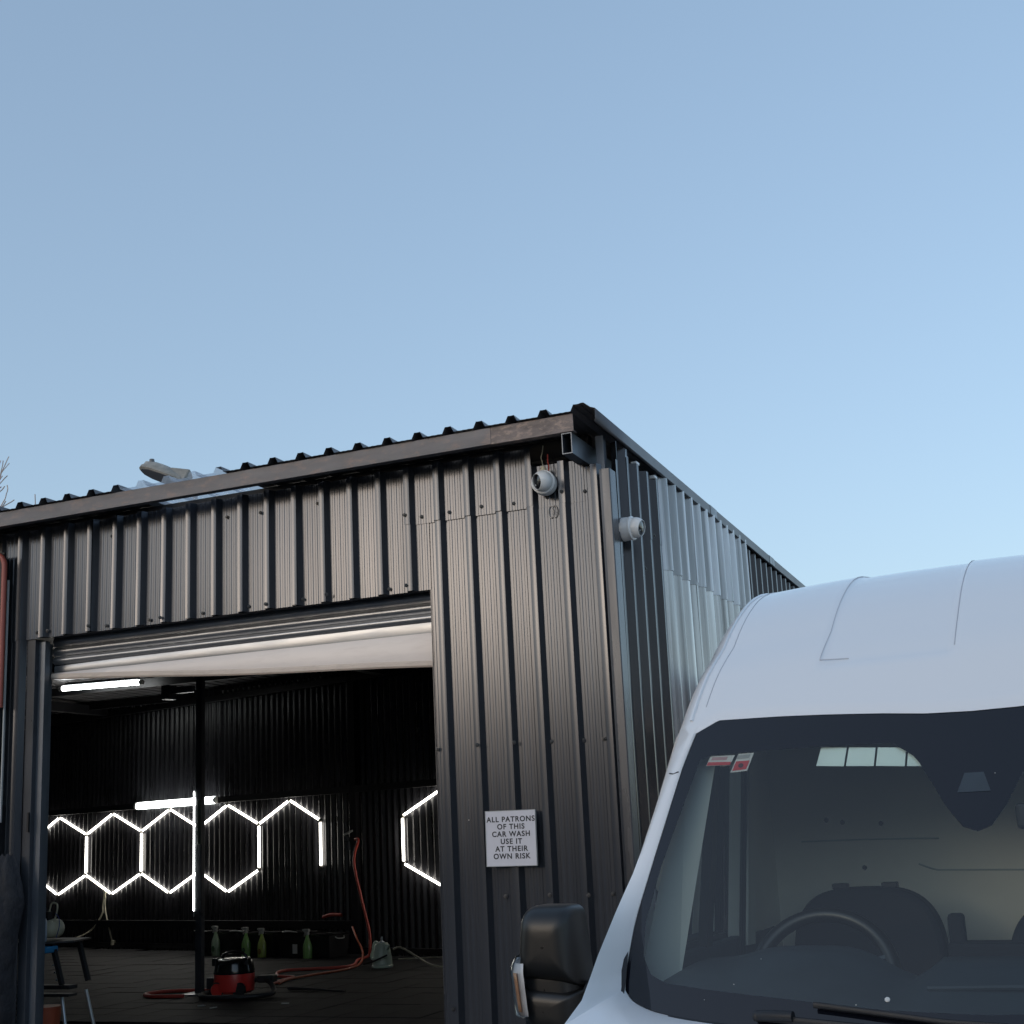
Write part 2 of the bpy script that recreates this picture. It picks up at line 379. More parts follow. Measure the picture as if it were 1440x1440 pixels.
# purlins under the roof (run across) and rafters
for yy in (.12, 1.5, 3.0, 4.5, 6.0):
    xe = min(-.11, -9.63-(yy-7.83)/.2675-.12)
    MB().box(BX+.1, xe, yy, yy+.05, roofz(yy)-.10, roofz(yy)-.004).build('purlin', m_blackst, bld)
for yy in (7.3, 8.4):
    xe = -9.63-(yy-7.83)/.2675-.12
    MB().box(BX+.1, min(-.1,xe), yy, yy+.05, roofz(yy)-.10, roofz(yy)-.004).build('purlin', m_blackst, bld)
for xx in (-3.75,-4.735,-9.4,-12.5):
    MB().box(xx-.05, xx+.05, .18, backy(xx)-.1, 3.42, 3.53).build('rafter', m_blackst, bld)
# girder end and bracket by the post
MB().box(-5.06,-4.80,3.215,3.26,2.995,3.05).box(-5.09,-5.01,3.18,3.29,2.95,3.07).build('bracket', m_steel, bld, bevel=.003)
# interior post, base plate
po = MB().box(-4.775,-4.715,3.235,3.285,SLAB,3.6); po.build('post', m_steel, bld, bevel=.004)
MB().box(-4.85,-4.57,3.12,3.36,SLAB,SLAB+.010).box(-4.66,-4.54,3.23,3.245,SLAB+.04,SLAB+.125).build('post_base', m_steel, bld, bevel=.003)
MB().box(-4.750,-4.712,3.222,3.234,1.74,2.105).build('switch_box', mat('grey_green_box',(.10,.12,.10),.4), bld, bevel=.004)
# back wall sheets (fine corrugation), skewed plan
dirB = Vector((1,-.2675,0)).normalized(); nB = Vector((-.2675,-1,0)).normalized()   # towards the room
OB = Vector((-9.63,7.826,0))
WP = .092
def corr_sheet(s0, s1, z0, z1, off=0, O=OB, D=dirB, Nn=nB, name='wall_sheet', m=m_black, gap=False):
    nw = max(2, int(round((s1-s0)/WP*8))); rows = []
    for z in [z0+(z1-z0)*i/4 for i in range(5)]:
        rows.append([tuple(O+D*s+Nn*(.0145*math.cos(2*math.pi*s/WP)+off)+Vector((0,0,z))) for s in [s0+(s1-s0)*k/nw for k in range(nw+1)]])
    return MB().grid(rows).build(name, m, bld, smooth=60)
s = -2.75; k = 0
while s < 9.3:
    corr_sheet(s, s+WP*7+.03, SLAB-.03, 2.27, off=.002*(k%2)); corr_sheet(s, s+WP*7+.03, 2.24, 3.64, off=.006+.002*(k%2)); s += WP*7; k += 1
# left and right inner faces
corr_sheet(0, 9.1, SLAB, 3.62, O=Vector((BX+.05,.2,0)), D=Vector((0,1,0)), Nn=Vector((1,0,0)))
MB().box(-.10,-.096,.3,5.1,SLAB,3.5).build('inner_lining', m_black, bld)
MB().box(BX,-3.80,.02,.04,SLAB,3.6).build('inner_lining', m_black, bld)
tooth = MB().add([(-.016,0,.022),(.016,0,.022),(0,0,-.024),(-.016,.012,.022),(.016,.012,.022),(0,.012,-.024)],[(0,1,2),(3,5,4),(0,2,5,3),(1,4,5,2),(0,3,4,1)]).build('glint_tooth', m_white, bld)  # glints along the wall top, put into pale tooth shapes
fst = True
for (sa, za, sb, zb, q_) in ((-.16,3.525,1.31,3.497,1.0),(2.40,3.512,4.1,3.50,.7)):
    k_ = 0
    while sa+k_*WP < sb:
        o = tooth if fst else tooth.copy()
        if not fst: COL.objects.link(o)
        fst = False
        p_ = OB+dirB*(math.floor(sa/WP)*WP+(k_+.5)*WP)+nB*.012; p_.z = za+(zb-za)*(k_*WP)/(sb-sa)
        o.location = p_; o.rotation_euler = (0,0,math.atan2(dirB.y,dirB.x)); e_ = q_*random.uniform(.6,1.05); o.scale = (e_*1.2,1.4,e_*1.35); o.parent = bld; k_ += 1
# rails on the back wall
def rail(s0, s1, z, h, name='wall_rail'):
    a = OB+dirB*s0+nB*.065; b = OB+dirB*s1+nB*.065
    a.z = b.z = z; return MB().bar(a, b, .07, h).build(name, m_blackst, bld)
rail(-2.6, 9.3, 2.254, .07); rail(-2.6, 4.6, .858, .08); rail(-2.6, 9.3, SLAB+.04, .05, 'skirting_rail')
rail(-2.6, 9.3, 3.44, .07)
a = OB+dirB*4.63+nB*.065
MB().box(a.x-.04,a.x+.04,a.y-.04,a.y+.04,SLAB,3.5).build('post', m_blackst, bld)
# door: header box, jamb column, guides, shutter
MB().box(-3.6,-.9675,.045,.40,2.955,3.25).build('lintel', m_steel, bld)
MB().box(-3.605,-3.545,.004,.11,SLAB-.2,2.944).build('door_jamb', m_steel, bld, bevel=.003)
gd = MB().box(-3.545,-3.500,.035,.045,SLAB-.2,2.93).box(-3.545,-3.538,.045,.14,SLAB,2.93).box(-3.507,-3.500,.045,.075,SLAB,2.93); gd.build('door_guide', m_steel_lt, bld)
gd = MB().box(-.9655,-.955,.03,.12,SLAB,2.93); gd.build('door_guide', m_steel_lt, bld)
sh = bpy.data.objects.new('roller_shutter', None); COL.objects.link(sh); sh.parent = bld
sh['label'] = 'galvanised roller shutter rolled almost fully up'
L0, L1 = -3.52, -.957
def slat(zl0, zl1, zr0, zr1, bulge=.014, y=.14, m=m_slat, name='slat', n=10):
    rows = []
    for i in range(n+1):
        t = i/n; b = bulge*math.sin(math.pi*t)**.8
        rows.append([(L0+(L1-L0)*q, y-b+.002*math.sin(q*7), (zl0+(zl1-zl0)*t)*(1-q)+(zr0+(zr1-zr0)*t)*q) for q in [k/12 for k in range(13)]])
    o = MB().grid(rows).build(name, m, sh, smooth=50); return o
zt = [3.03,2.965,2.905,2.850,2.798]
for i in range(4):
    slat(zt[i+1]+.003, zt[i], zt[i+1]+.035*(i==9), zt[i], bulge=.02)
slat(2.753, 2.795, 2.742, 2.822, bulge=.003)
# folded bottom sheet: wider at the right because the last slat hangs askew
rows = []
for t in (0,.1,.5,.95,1):
    row = []
    for k in range(25):
        q = k/24; x = L0+(L1-L0)*q
        top = 2.752-.008*q if q > .17 else 2.752
        bot = 2.722-.16*q**.9+.004*math.sin(q*9)
        row.append((x, .130-.012*math.sin(math.pi*t), bot+(top-bot)*t))
    rows.append(row)
MB().grid(rows).build('bottom_sheet', m_slat2, sh, smooth=40)
rows = []
for t in range(5):
    rows.append([(L0+(L1-L0)*k/24, .112+.006*(t in (0,4)), (2.722-.16*(k/24)**.9+.004*math.sin(k/24*9))-.004+(.030*t/4)) for k in range(25)])
MB().grid(rows).build('bottom_rail', mat('peach_bottom_rail',(.80,.66,.55),.5,var=.05,dirt=((.4,.3,.24),.3,(8,20,40))), sh, solid=.006)
# screws (one shared mesh)
sc = MB().lathe([(.0105,0),(.0105,.0015),(.0062,.0018),(.0062,.006),(.004,.0072),(0,.0072)], 8)
s0 = sc.build('screw', m_screw, bld)
scr = []
for z, xs in ((2.975,(-3.52,-3.44,-3.12,-3.02,-2.72,-2.62,-2.36,-2.06,-1.93,-1.72,-1.56,-1.20,-1.085)),
              (3.335,(-1.08,-1.00,-.84,-.66,-.48,-.30,-.21,-.10)),
              (2.13,(-.955,-.72,-.53,-.345,-.18,-.08)),(1.42,(-.62,-.38,-.19,-.08)),(3.49,(-2.98,-2.2,-1.98,-1.62)),(.9,(-.9,-.55,-.2))):
    for x in xs: scr.append((x, z))
first = True
for x, z in scr:
    prof = ibr(x-.001, x+.001, C0); d = prof[0][1]+.010
    o = s0 if first else s0.copy()
    if not first: COL.objects.link(o)
    first = False
    o.location = (x, -d, z+random.uniform(-.008,.008)); o.rotation_euler = (rad(90),0,random.random()); o.parent = bld
for (yy, z) in ((.16,3.03),(.42,3.0),(.62,3.21),(1.2,3.09),(1.6,3.10),(2.0,3.11),(2.4,3.12),(2.8,3.12),(1.4,3.5),(1.0,3.28)):
    d = ibr(yy-.001, yy+.001, .09)[0][1]+.016
    o = s0.copy(); COL.objects.link(o); o.location = (d, yy, z); o.rotation_euler = (0,rad(90),0); o.parent = bld
# scraps of foam closure under the barge
for yy in (.42, .74): MB().box(.01,.045,yy,yy+.05,3.556,3.575).build('foam_closure', m_white, bld, bevel=.005)

# concrete slab and floor tiles
fl = MB().prism([(BX,.0),(-.11,.0),(-.11,backy(-.11)),(BX,backy(BX))], 0.0, SLAB-.02, 'z').build('workshop_floor', m_slab)
struct(fl)
TS = .32; cells = []
for i in range(-40, 20):
    for j in range(0, 40):
        x = -6.0+i*TS; y = .15+j*TS
        if x < BX+.3 or x+TS > -.2 or y+TS > backy(x)-.05 or y < .1: continue
        # seen through the door opening?
        cx, cy = x+.16, y+.16; dx, dy = cx-1.98, cy+6.016
        tq = 6.016/dy; xd = 1.98+dx*tq
        if -3.7 < xd < -.85: cells.append((math.hypot(dx,dy), x, y))
cells.sort(); cells = [c for c in cells if c[2] > 1.6]
def tile_mb(x, y, jit=0):
    return MB().box(x+.002, x+TS-.002, y+.002, y+TS-.002, SLAB-.018, SLAB+jit)
t0 = tile_mb(0,0).build('floor_tile', m_tile, fl, bevel=.003)
rest = MB()
for k, (d, x, y) in enumerate(cells):
    if k < 299:
        o = t0 if k == 0 else t0.copy()
        if k: COL.objects.link(o)
        o.location = (x, y, random.uniform(-.0015,.0015)); o.rotation_euler = (random.uniform(-.003,.003), random.uniform(-.003,.003), 0); o.parent = fl
    else: rest.box(x+.002,x+TS-.002,y+.002,y+TS-.002,SLAB-.018,SLAB+random.uniform(-.001,.001))
if rest.v:
    o = rest.build('floor_tile_field', m_tile, fl); o['kind'] = 'stuff'

# ------------------------------------------------------------------ wall sign
sg = thing('wall_sign', 'small white notice telling patrons they use the car wash at own risk', 'sign', (-.562,-.052,1.685), 0)
sg.rotation_euler = (0, rad(.6), 0)
MB().box(-.128,.128,0,.010,-.128,.128).build('board', m_sign, sg, bevel=.001)
fr = MB()
for a in ((-.1305,-.128,-.1305,.1305),(.128,.1305,-.1305,.1305),(-.128,.128,-.1305,-.128),(-.128,.128,.128,.1305)): fr.box(a[0],a[1],-.001,.012,a[2],a[3])
fr.build('edge_frame', m_cap, sg)
def text_obj(body, size, loc, m, parent, name='lettering', off=.0, sx=1, space=1.08, rot=(rad(90),0,0)):
    cu = bpy.data.curves.new(name, 'FONT'); cu.body = body; cu.size = size; cu.align_x = 'CENTER'; cu.align_y = 'CENTER'
    cu.space_character = space; cu.offset = off; cu.extrude = .0003
    o = bpy.data.objects.new(name, cu); COL.objects.link(o)
    bpy.context.view_layer.update()
    me = bpy.data.meshes.new_from_object(o.evaluated_get(bpy.context.evaluated_depsgraph_get()))
    bpy.data.objects.remove(o); me.materials.clear(); me.materials.append(m)
    o = bpy.data.objects.new(name, me); COL.objects.link(o); o.parent = parent; o.location = loc; o.rotation_euler = rot; o.scale = (sx,1,1)
    return o
for i, t in enumerate(('ALL PATRONS','OF THIS','CAR WASH','USE IT','AT THEIR','OWN RISK')):
    text_obj(t, .0345, (.002, -.0006, .088-.0345*i), m_ink, sg, off=.0009, space=1.17)

# chalk loop scuff on the cladding
lp = MB()
for k, (cx, rx) in enumerate(((-.282,.013),(-.262,.013))):
    lp.tube([(cx+rx*math.cos(a*.2618), -.0125, 3.255+.030*math.sin(a*.2618)) for a in range(24)], .0026, 4, close=True)
lp.build('paint_scuff', m_chalk, bld)
for (x,z,a) in ((-.745,1.60,.012),(-.735,1.612,.007),(-.80,1.78,.006)):
    MB().lathe([(a*.5,0),(a*.4,.0006),(0,.0008)],7,Matrix.Translation((x,-.0045,z))@Matrix.Rotation(rad(90),4,'X')).build('paint_scuff', m_chalk, bld)

# ------------------------------------------------------------------ security cameras (turret type)
def turret(loc, axis, look, label, conduit):
    t = thing('security_camera', label, 'camera', loc, 0, 'security cameras at the building corner')
    ax = Vector(axis).normalized(); Q = ax.to_track_quat('Z','Y').to_matrix().to_4x4()
    MB().lathe([(0,0),(.060,0),(.060,.006),(.058,.03),(.055,.042),(.060,.043),(.0605,.052),(.056,.056),(.04,.057),(0,.057)], 40, Q).build('base', m_white, t, smooth=30)
    c = ax*.066; lk = Vector(look).normalized(); Q2 = Matrix.Translation(c) @ lk.to_track_quat('Z','Y').to_matrix().to_4x4()
    R_ = .052; pr = [(R_*math.sin(rad(a)), -R_*math.cos(rad(a))) for a in range(0,127,6)]
    pr += [(.0405,.0335),(.0385,.034),(.0378,.029)]
    MB().lathe(pr, 40, Q2, cap=False).build('eyeball', m_white, t, smooth=40)
    f_ = MB().lathe([(.0382,.0285),(.02,.0325),(0,.034)], 32, Q2).build('face_glass', m_lens, t, smooth=30)
    MB().lathe([(.012,.031),(.011,.036),(.005,.0365),(0,.0365)], 20, Q2 @ Matrix.Translation((.006,-.010,0))).build('lens', m_blkpl, f_, smooth=30)
    MB().lathe([(.005,.031),(.004,.034),(0,.034)], 12, Q2 @ Matrix.Translation((-.014,-.014,0))).build('led', m_cap, f_)
    MB().lathe([(0,0),(.006,0),(.006,.002),(0,.002)],12, Q @ Matrix.Translation((-.02,.035,.0572))).build('screw', m_cap, t)
    if conduit:
        MB().lathe([(.016,.055),(.016,.075),(.012,.078),(.012,.086),(0,.088)],16,Matrix.Translation((0,-.022,0))).build('cable_gland', m_cream, t, smooth=30)
        MB().tube(smooth_path([(0,-.022,.085),(-.004,-.022,.11),(-.012,-.014,.135),(-.006,-.008,.165),(-.004,0,.20)]), .0022, 6).build('cable', m_creamc, t)
        MB().tube(smooth_path([(.018,-.008,.05),(.026,-.010,.08),(.020,-.006,.11),(.020,-.004,.15)]), .003, 6).build('cable', m_redhose, t)
    return t
turret((-.292,-.042,3.392), (.12,-1,0), (-.62,-.8,-.18), 'white turret camera with cream gland on the front cladding under the eave', True)
turret((.040,.130,3.150), (1,-.1,0), (.93,-.12,-.20), 'white turret camera on the side wall just round the corner, facing right', False)

# ------------------------------------------------------------------ LED honeycomb lights
def wallpt(s, z, off=.04): p = OB+dirB*s+nB*off; p.z = z; return p
def led(segs, label):
    t = thing('hexagon_light', label, 'light', wallpt(segs[0][0][0], segs[0][0][1]), 0, 'glowing hexagon lights on the back wall')
    o0 = t.location.copy(); ends = set()
    for a, b in segs:
        pa = wallpt(*a); pb = wallpt(*b); d = (pb-pa).normalized()
        MB().tube([pa+d*.024-o0, pb-d*.024-o0], .0125, 8).build('light_tube', m_led, t, smooth=50)
        ends.add(a); ends.add(b)
    for e in sorted(ends):
        p = wallpt(*e, off=.040)-o0
        MB().lathe([(0,-.015),(.019,-.015),(.019,.010),(0,.012)], 12, Matrix.Translation(p) @ nB.to_track_quat('Z','Y').to_matrix().to_4x4()).build('connector', m_joint, t)
    return t
P_ = [-2.36+.03, -.99, .48, 1.93, 3.28, 4.62]; V_ = [-1.68, -.22, 1.23, 2.63, 3.97, 5.24]
P_ = [q*.78 for q in P_]; V_ = [q*.78 for q in V_]
T_ = lambda i:(P_[i],2.191); B_ = lambda i:(P_[i],1.209); VU = lambda i:(V_[i],1.950); VL = lambda i:(V_[i],1.450)
segs = []
for i in range(1,5): segs += [(VU(i-1),T_(i)),(T_(i),VU(i)),(VU(i),VL(i))]
for i in range(1,5): segs += [(VL(i-1),B_(i)),(B_(i),VL(i))]
segs += [(VU(4),T_(5)),(T_(5),VU(5)),(VU(5),VL(5))]
led(segs, 'long row of white glowing hexagons, last one unfinished, on the black back wall')
q0 = (5.296,1.942); q1=(5.296,1.466); q2=(5.85,2.191); q3=(5.85,1.216)
led([(q0,q1),(q0,q2),(q1,q3),(q2,(6.40,1.942)),(q3,(6.40,1.466)),((6.40,1.942),(6.40,1.466))], 'separate glowing hexagon at the right, half hidden by the door jamb')
def tube_light(a, b, rr, label, m=m_tube):
    a = Vector(a); b = Vector(b); t = thing('tube_light', label, 'light', a, 0, 'fluorescent tube lights inside the workshop')
    d = (b-a).normalized(); L = (b-a).length
    MB().tube([d*.045, d*(L-.045)], rr, 12).build('diffuser', m, t, smooth=50)
    MB().tube([d*0, d*.045], rr*.95, 12).build('end_cap', m_cap, t, smooth=50); MB().tube([d*(L-.045), d*L], rr*.95, 12).build('end_cap', m_cap, t, smooth=50)
    return t
tube_light(wallpt(0.936,2.254,0.109), wallpt(2.465,2.254,0.109), .041, 'horizontal tube light fixed to the rail above the hexagons')
tube_light((-8.39,5.67,3.52), (-7.35,5.81,3.52), .028, 'tube light under the roof just inside the door top')
tube_light((-4.786,3.232,1.17), (-4.786,3.232,2.215), .005, 'slim upright tube light along the left edge of the black post')
MB().bar((-8.3,5.68,3.567),(-7.4,5.80,3.567),.05,.03).build('light_batten', m_steel, bld)
MB().box(-7.78,-7.66,7.22,7.28,2.13,2.23).build('junction_box', m_blackst, bld, bevel=.005)

# ------------------------------------------------------------------ hoses, cables, kettle, vacuum, bottles, crates
tp = thing('wall_tap', 'small dark tap on the back wall feeding the red hose', 'tap', wallpt(4.571,1.731,0.039))
MB().lathe([(.02,0),(.02,.05),(.014,.06),(.014,.10)],10, nB.to_track_quat('Z','Y').to_matrix().to_4x4()).box(-.015,.015,-.12,-.06,-.11,-.02).build('body', m_steel, tp)
MB().bar((-.05,-.09,.05),(.05,-.09,.09),.018).build('handle', m_cap, tp)
hp = [(-5.141,6.516,1.731),(-5.04,6.399,1.716),(-4.962,6.165,1.505),(-4.821,6.048,1.154),(-4.673,5.931,0.842),(-4.634,5.868,0.686),(-4.65,5.853,0.608),(-4.673,5.697,0.589),(-4.478,5.151,0.583),(-4.946,4.839,0.583),(-4.751,4.41,0.583),(-4.517,4.293,0.583),(-4.478,4.059,0.583),(-4.416,3.786,0.583)]
tag(MB().tube(smooth_path(hp), .0135, 8).build('water_hose', m_redhose, smooth=60), 'red hose dropping from the wall tap and winding across the floor', 'hose')
hp = [(-5.063,6.282,0.858),(-4.907,6.087,0.764),(-4.775,5.97,0.639),(-4.517,5.463,0.581),(-4.361,4.917,0.581),(-4.455,4.449,0.581),(-4.478,4.137,0.581),(-4.385,3.864,0.581)]
tag(MB().tube(smooth_path(hp), .010, 8).build('extension_cord', m_orhose, smooth=60), 'orange cord lying beside the red hose on the floor', 'cord')
tag(MB().tube(smooth_path([(-4.712,3.006,0.583),(-4.985,2.967,0.583),(-5.157,3.107,0.583),(-5.102,3.294,0.583),(-4.829,3.372,0.583),(-4.595,3.341,0.583)]), .015, 8).build('hose_loop', m_redhose, smooth=60), 'loop of red hose lying at the foot of the black post', 'hose')
tag(MB().tube(smooth_path([wallpt(4.173,0.936,0.101),wallpt(4.29,0.963,0.101),wallpt(4.446,0.959,0.101)]), .018, 8).build('hose_piece', m_redhose, smooth=60), 'short piece of red hose hooked over the low rail', 'hose')
tag(MB().tube(smooth_path([(-4.034,5.229,0.725),(-3.932,5.19,0.741),(-3.737,5.151,0.655),(-3.503,4.995,0.6),(-3.152,4.956,0.583)]), .009, 6).build('power_cable', m_creamc, smooth=60), 'cream cable arching from the kettle to the right', 'cable')
tag(MB().tube(smooth_path([(-4.026,5.307,0.631),(-3.776,5.385,0.631),(-3.464,5.463,0.639),(-3.074,5.502,0.639)]), .007, 6).build('power_cable', m_creamc, smooth=60), 'thin cream cable running straight behind the kettle', 'cable')
tag(MB().tube(smooth_path([(-4.268,5.088,0.608),(-4.166,5.073,0.631),(-4.026,5.088,0.686)]), .008, 6).build('power_cable', m_blackc, smooth=60), 'short black cable crossing the front of the kettle', 'cable')
c1 = [wallpt(0.234,1.263,0.039),wallpt(0.234,1.076,0.062),wallpt(0.234,0.959,0.078),wallpt(0.039,0.764,0.117),wallpt(-0.312,0.655,0.234),wallpt(-0.702,0.655,0.39)]
tag(MB().tube(smooth_path(c1), .009, 6).build('power_cable', m_creamc, smooth=60), 'pale lead sagging from the hexagon light to the bench', 'cable')
c1 = [wallpt(0.25,1.263,0.039),wallpt(0.265,1.076,0.055),wallpt(0.328,0.92,0.07),wallpt(0.406,0.764,0.078),wallpt(0.484,0.631,0.094)]
o = tag(MB().tube(smooth_path(c1), .009, 6).build('power_lead', m_creamc, smooth=60), 'pale lead hanging from the hexagon light with a loose plug end', 'cable')
MB().lathe([(.0,0),(.03,.0),(.03,.05),(.0,.06)],8,Matrix.Translation(wallpt(0.499,0.608,0.094))).build('plug', m_creamc, o)

kt = thing('kettle', 'pale green kettle standing on the floor among the hoses', 'kettle', (-4.143,5.213,SLAB), rad(-18), sc=.78)
MB().lathe([(0,0),(.125,0),(.127,.02),(.118,.03),(.112,.12),(.095,.21),(.078,.26),(.066,.275),(0,.285)],28).build('body', m_kettle, kt, smooth=35)
MB().lathe([(.035,.275),(.032,.29),(.012,.30),(.014,.325),(.009,.345),(0,.347)],16).build('lid_knob', m_alu, kt, smooth=40)
MB().tube(smooth_path([(-.06,0,.26),(-.10,0,.285),(-.135,0,.26),(-.16,0,.18),(-.185,0,.11),(-.15,0,.085),(-.11,0,.09)]), .016, 8).build('handle', m_kettle, kt, smooth=60)
MB().add([(.09,-.03,.19),(.09,.03,.19),(.065,.03,.26),(.065,-.03,.26),(.135,0,.255)],[(0,1,4),(1,2,4),(2,3,4),(3,0,4)]).build('spout', m_kettle, kt)

vc = thing('vacuum_cleaner', 'red drum vacuum cleaner with a black lid and hose on the tiled floor', 'vacuum', (-4.346,3.162,SLAB), rad(10), sc=.89)
def oval(prof, seg=36, sx=1.0, sy=.92): return MB().lathe(prof, seg, Matrix.Diagonal((sx,sy,1,1)))
oval([(0,.025),(.15,.025),(.175,.045),(.182,.10),(.180,.17),(.176,.20),(0,.205)]).build('drum', m_red, vc, smooth=40)
oval([(.181,.19),(.183,.205),(.176,.235),(.170,.27),(.160,.30),(.135,.315),(.08,.32),(0,.322)]).build('lid', m_blkpl, vc, smooth=40)
MB().tube(smooth_path([(-.13,0,.29),(-.10,0,.345),(-.04,0,.365),(.04,0,.365),(.10,0,.345),(.13,0,.29)]), .013, 8).build('handle', m_blkpl, vc, smooth=60)
for sx in (-1,1):
    MB().box(sx*.15-.02, sx*.15+.02, -.10,-.02,.26,.325).build('clip', m_blkpl, vc, bevel=.006)
    MB().lathe([(0,-.02),(.055,-.02),(.062,-.01),(.062,.01),(.055,.02),(0,.02)],20,Matrix.Translation((sx*.10,-.125,.062))@Matrix.Rotation(rad(90),4,'X')).build('wheel', m_red if sx<0 else m_blkmt, vc, smooth=40)
MB().tube([(-.10+.062*math.cos(a*.2618),-.148,.062+.062*math.sin(a*.2618)) for a in range(24)], .006, 5, close=True).build('wheel_rim', m_blkmt, vc)
hz = [(.15,.05,.12),(.24,.05,.13),(.34,.0,.10),(.42,-.12,.035),(.36,-.28,.025),(.1,-.36,.025),(-.15,-.30,.025),(-.26,-.1,.025),(-.24,.08,.03)]
MB().tube(smooth_path(hz,10), .021, 10).build('hose', m_blkmt, vc, smooth=60)
MB().box(.20,.36,.02,.12,.10,.16).build('nozzle', m_blkmt, vc, bevel=.01)
tag(MB().tube([(-4.05,3.474,.588),(-3.815,3.45,.584),(-3.464,3.357,.578)], [.014,.011,.007], 8).build('vacuum_wand', m_blkmt, smooth=60), 'black wand lying on the floor right of the vacuum', 'wand')
for i, (x, y, rz_) in enumerate(((-4.205,2.54,.3),(-4.03,2.44,1.2),(-3.58,2.69,.1))):
    tag(MB().box(-.03,.03,-.004,.004,0,.006).build('scrap', m_cap), ('bright sliver of litter on the tiles in front of the vacuum','second pale sliver of litter just right of the first','small pale speck of litter on the tiles near the door jamb')[i], 'litter').matrix_world = Matrix.Translation((x,y,SLAB+.002))@Matrix.Rotation(rz_,4,'Z')

# crates along the wall
nC = nB; aC = math.atan2(dirB.y, dirB.x)
def crate(s0, s1, label, topz):
    c = wallpt((s0+s1)/2*.78, SLAB, .406); t = thing('black_tub', label, 'tub', c, aC, 'black tubs in front of the back wall', .78)
    h = topz-.25; w_ = (s1-s0)/2
    b = MB(); b.add([(-w_*.9,-.16,0),(w_*.9,-.16,0),(w_*.9,.16,0),(-w_*.9,.16,0),(-w_,-.19,h),(w_,-.19,h),(w_,.19,h),(-w_,.19,h),(-w_+.02,-.17,h),(w_-.02,-.17,h),(w_-.02,.17,h),(-w_+.02,.17,h),(-w_*.9+.02,-.14,.02),(w_*.9-.02,-.14,.02),(w_*.9-.02,.14,.02),(-w_*.9+.02,.14,.02)],
      [(0,3,2,1),(0,1,5,4),(1,2,6,5),(2,3,7,6),(3,0,4,7),(4,5,9,8),(5,6,10,9),(6,7,11,10),(7,4,8,11),(8,9,13,12),(9,10,14,13),(10,11,15,14),(11,8,12,15),(12,13,14,15)])
    b.build('tub', m_blkmt, t, bevel=.006)
    MB().tube([(-w_,-.19,h),(w_,-.19,h),(w_,.19,h),(-w_,.19,h)], .011, 6, close=True).build('rim', m_blkpl, t)
    for sx in (-1,1):
        MB().tube(smooth_path([(sx*w_,-.08,h-.03),(sx*(w_+.03),-.05,h-.05),(sx*(w_+.03),.05,h-.05),(sx*w_,.08,h-.03)]), .008, 6).build('handle', m_cap, t)
    return t
crate(3.30,4.20,'black tub behind the leftmost hanging spray bottle',.56)
crate(4.30,4.98,'black tub between the two close green bottles',.55)
k3 = crate(5.06,5.56,'black tub with a small white label',.56)
MB().box(.06,.15,-.198,-.194,.05,.17).build('label', m_sticker, k3)
crate(5.60,6.05,'black tub behind the rightmost hanging spray bottle',.54)
def bottle(s, z, label, m, lab=None):
    t = thing('spray_bottle', label, 'spray bottle', wallpt(s*.78, z*.78+.374, .593), aC, 'green spray bottles hung on the tub rims', .90)
    pr = [(0,0),(.062,0),(.066,.01),(.066,.15),(.060,.18),(.035,.235),(.024,.26),(.020,.29)]
    MB().lathe(pr, 16, Matrix.Diagonal((1,.62,1,1))).build('bottle', m, t, smooth=40)
    MB().lathe([(.022,.285),(.024,.31),(.018,.32)],10).box(-.05,.03,-.014,.014,.32,.35).box(-.075,-.05,-.009,.009,.33,.345).bar((-.03,0,.325),(-.05,0,.27),.012).build('trigger', m_cap, t)
    if lab: MB().lathe([(.028,-.043),(.024,-.0435),(0,-.044)],14,Matrix.Translation((0,0,.09))@Matrix.Rotation(rad(90),4,'X')@Matrix.Diagonal((1,1.2,-1,1))).build('label', lab, t)
    return t
bottle(3.87,.245,'leftmost green spray bottle, milky at the top',m_botl, m_lab)
bottle(4.50,.232,'mid green spray bottle left of the yellow-green one',m_green, m_lab)
bottle(4.82,.222,'yellow-green spray bottle with an amber round label',m_green2, m_label)
bottle(5.70,.215,'rightmost green spray bottle, plain without label',m_green)
for i,(s,l) in enumerate(((3.45,'pale cloth strip over the left tub rim'),(4.22,'pale cloth strip left of the mid green bottle'),(5.28,'pale wire coil on the rim of the labelled tub'))):
    tag(MB().tube(smooth_path([wallpt((s-.12)*.78,.822,.546),wallpt(s*.78,.830,.55),wallpt((s+.16)*.78,.819,.55)]), .008, 5).build('strap', m_cap, smooth=60), l, 'strap')

# ------------------------------------------------------------------ bench with compressor, bottle, blue box, bucket just inside the left jamb
bn = thing('folding_workbench', 'black folding workbench just inside the left door jamb', 'workbench', (-4.026,.822,SLAB), sc=.78)
MB().prism([(-.55,-.30),(.04,-.30),(.24,-.12),(.14,.2),(-.55,.2)], .780, .795, 'z').build('top', m_blackst, bn, bevel=.003)
for dx in (-.42,.10):
    for dy in (-.2,.1):
        MB().bar((dx,dy,.77),(dx+.10,dy,.47),.035).build('leg', m_blkmt, bn, bevel=.003)
MB().box(-.5,.30,-.24,-.14,.44,.47).box(-.5,.30,-.24,-.14,.385,.405).build('shelf', m_blkmt, bn, bevel=.004)
for k in range(3): MB().lathe([(.008,0),(.008,.006),(0,.008)],8,Matrix.Translation((.13+.018*k,-.222,.62-.055*k))@Matrix.Rotation(rad(90),4,'X')).build('bolt', m_alu, bn)
for (a,b) in (((.18,-.18,.40),(.29,-.22,.0)),((-.42,.1,.40),(-.52,.15,.0)),((.18,.1,.40),(.26,.15,0))): MB().tube([a,b], .014, 10).build('leg', m_alu, bn, smooth=50)
cp = thing('air_compressor', 'cream air tank with a tubular handle behind the bottle on the bench', 'compressor', (-4.11,.845,SLAB+.62), sc=.66)
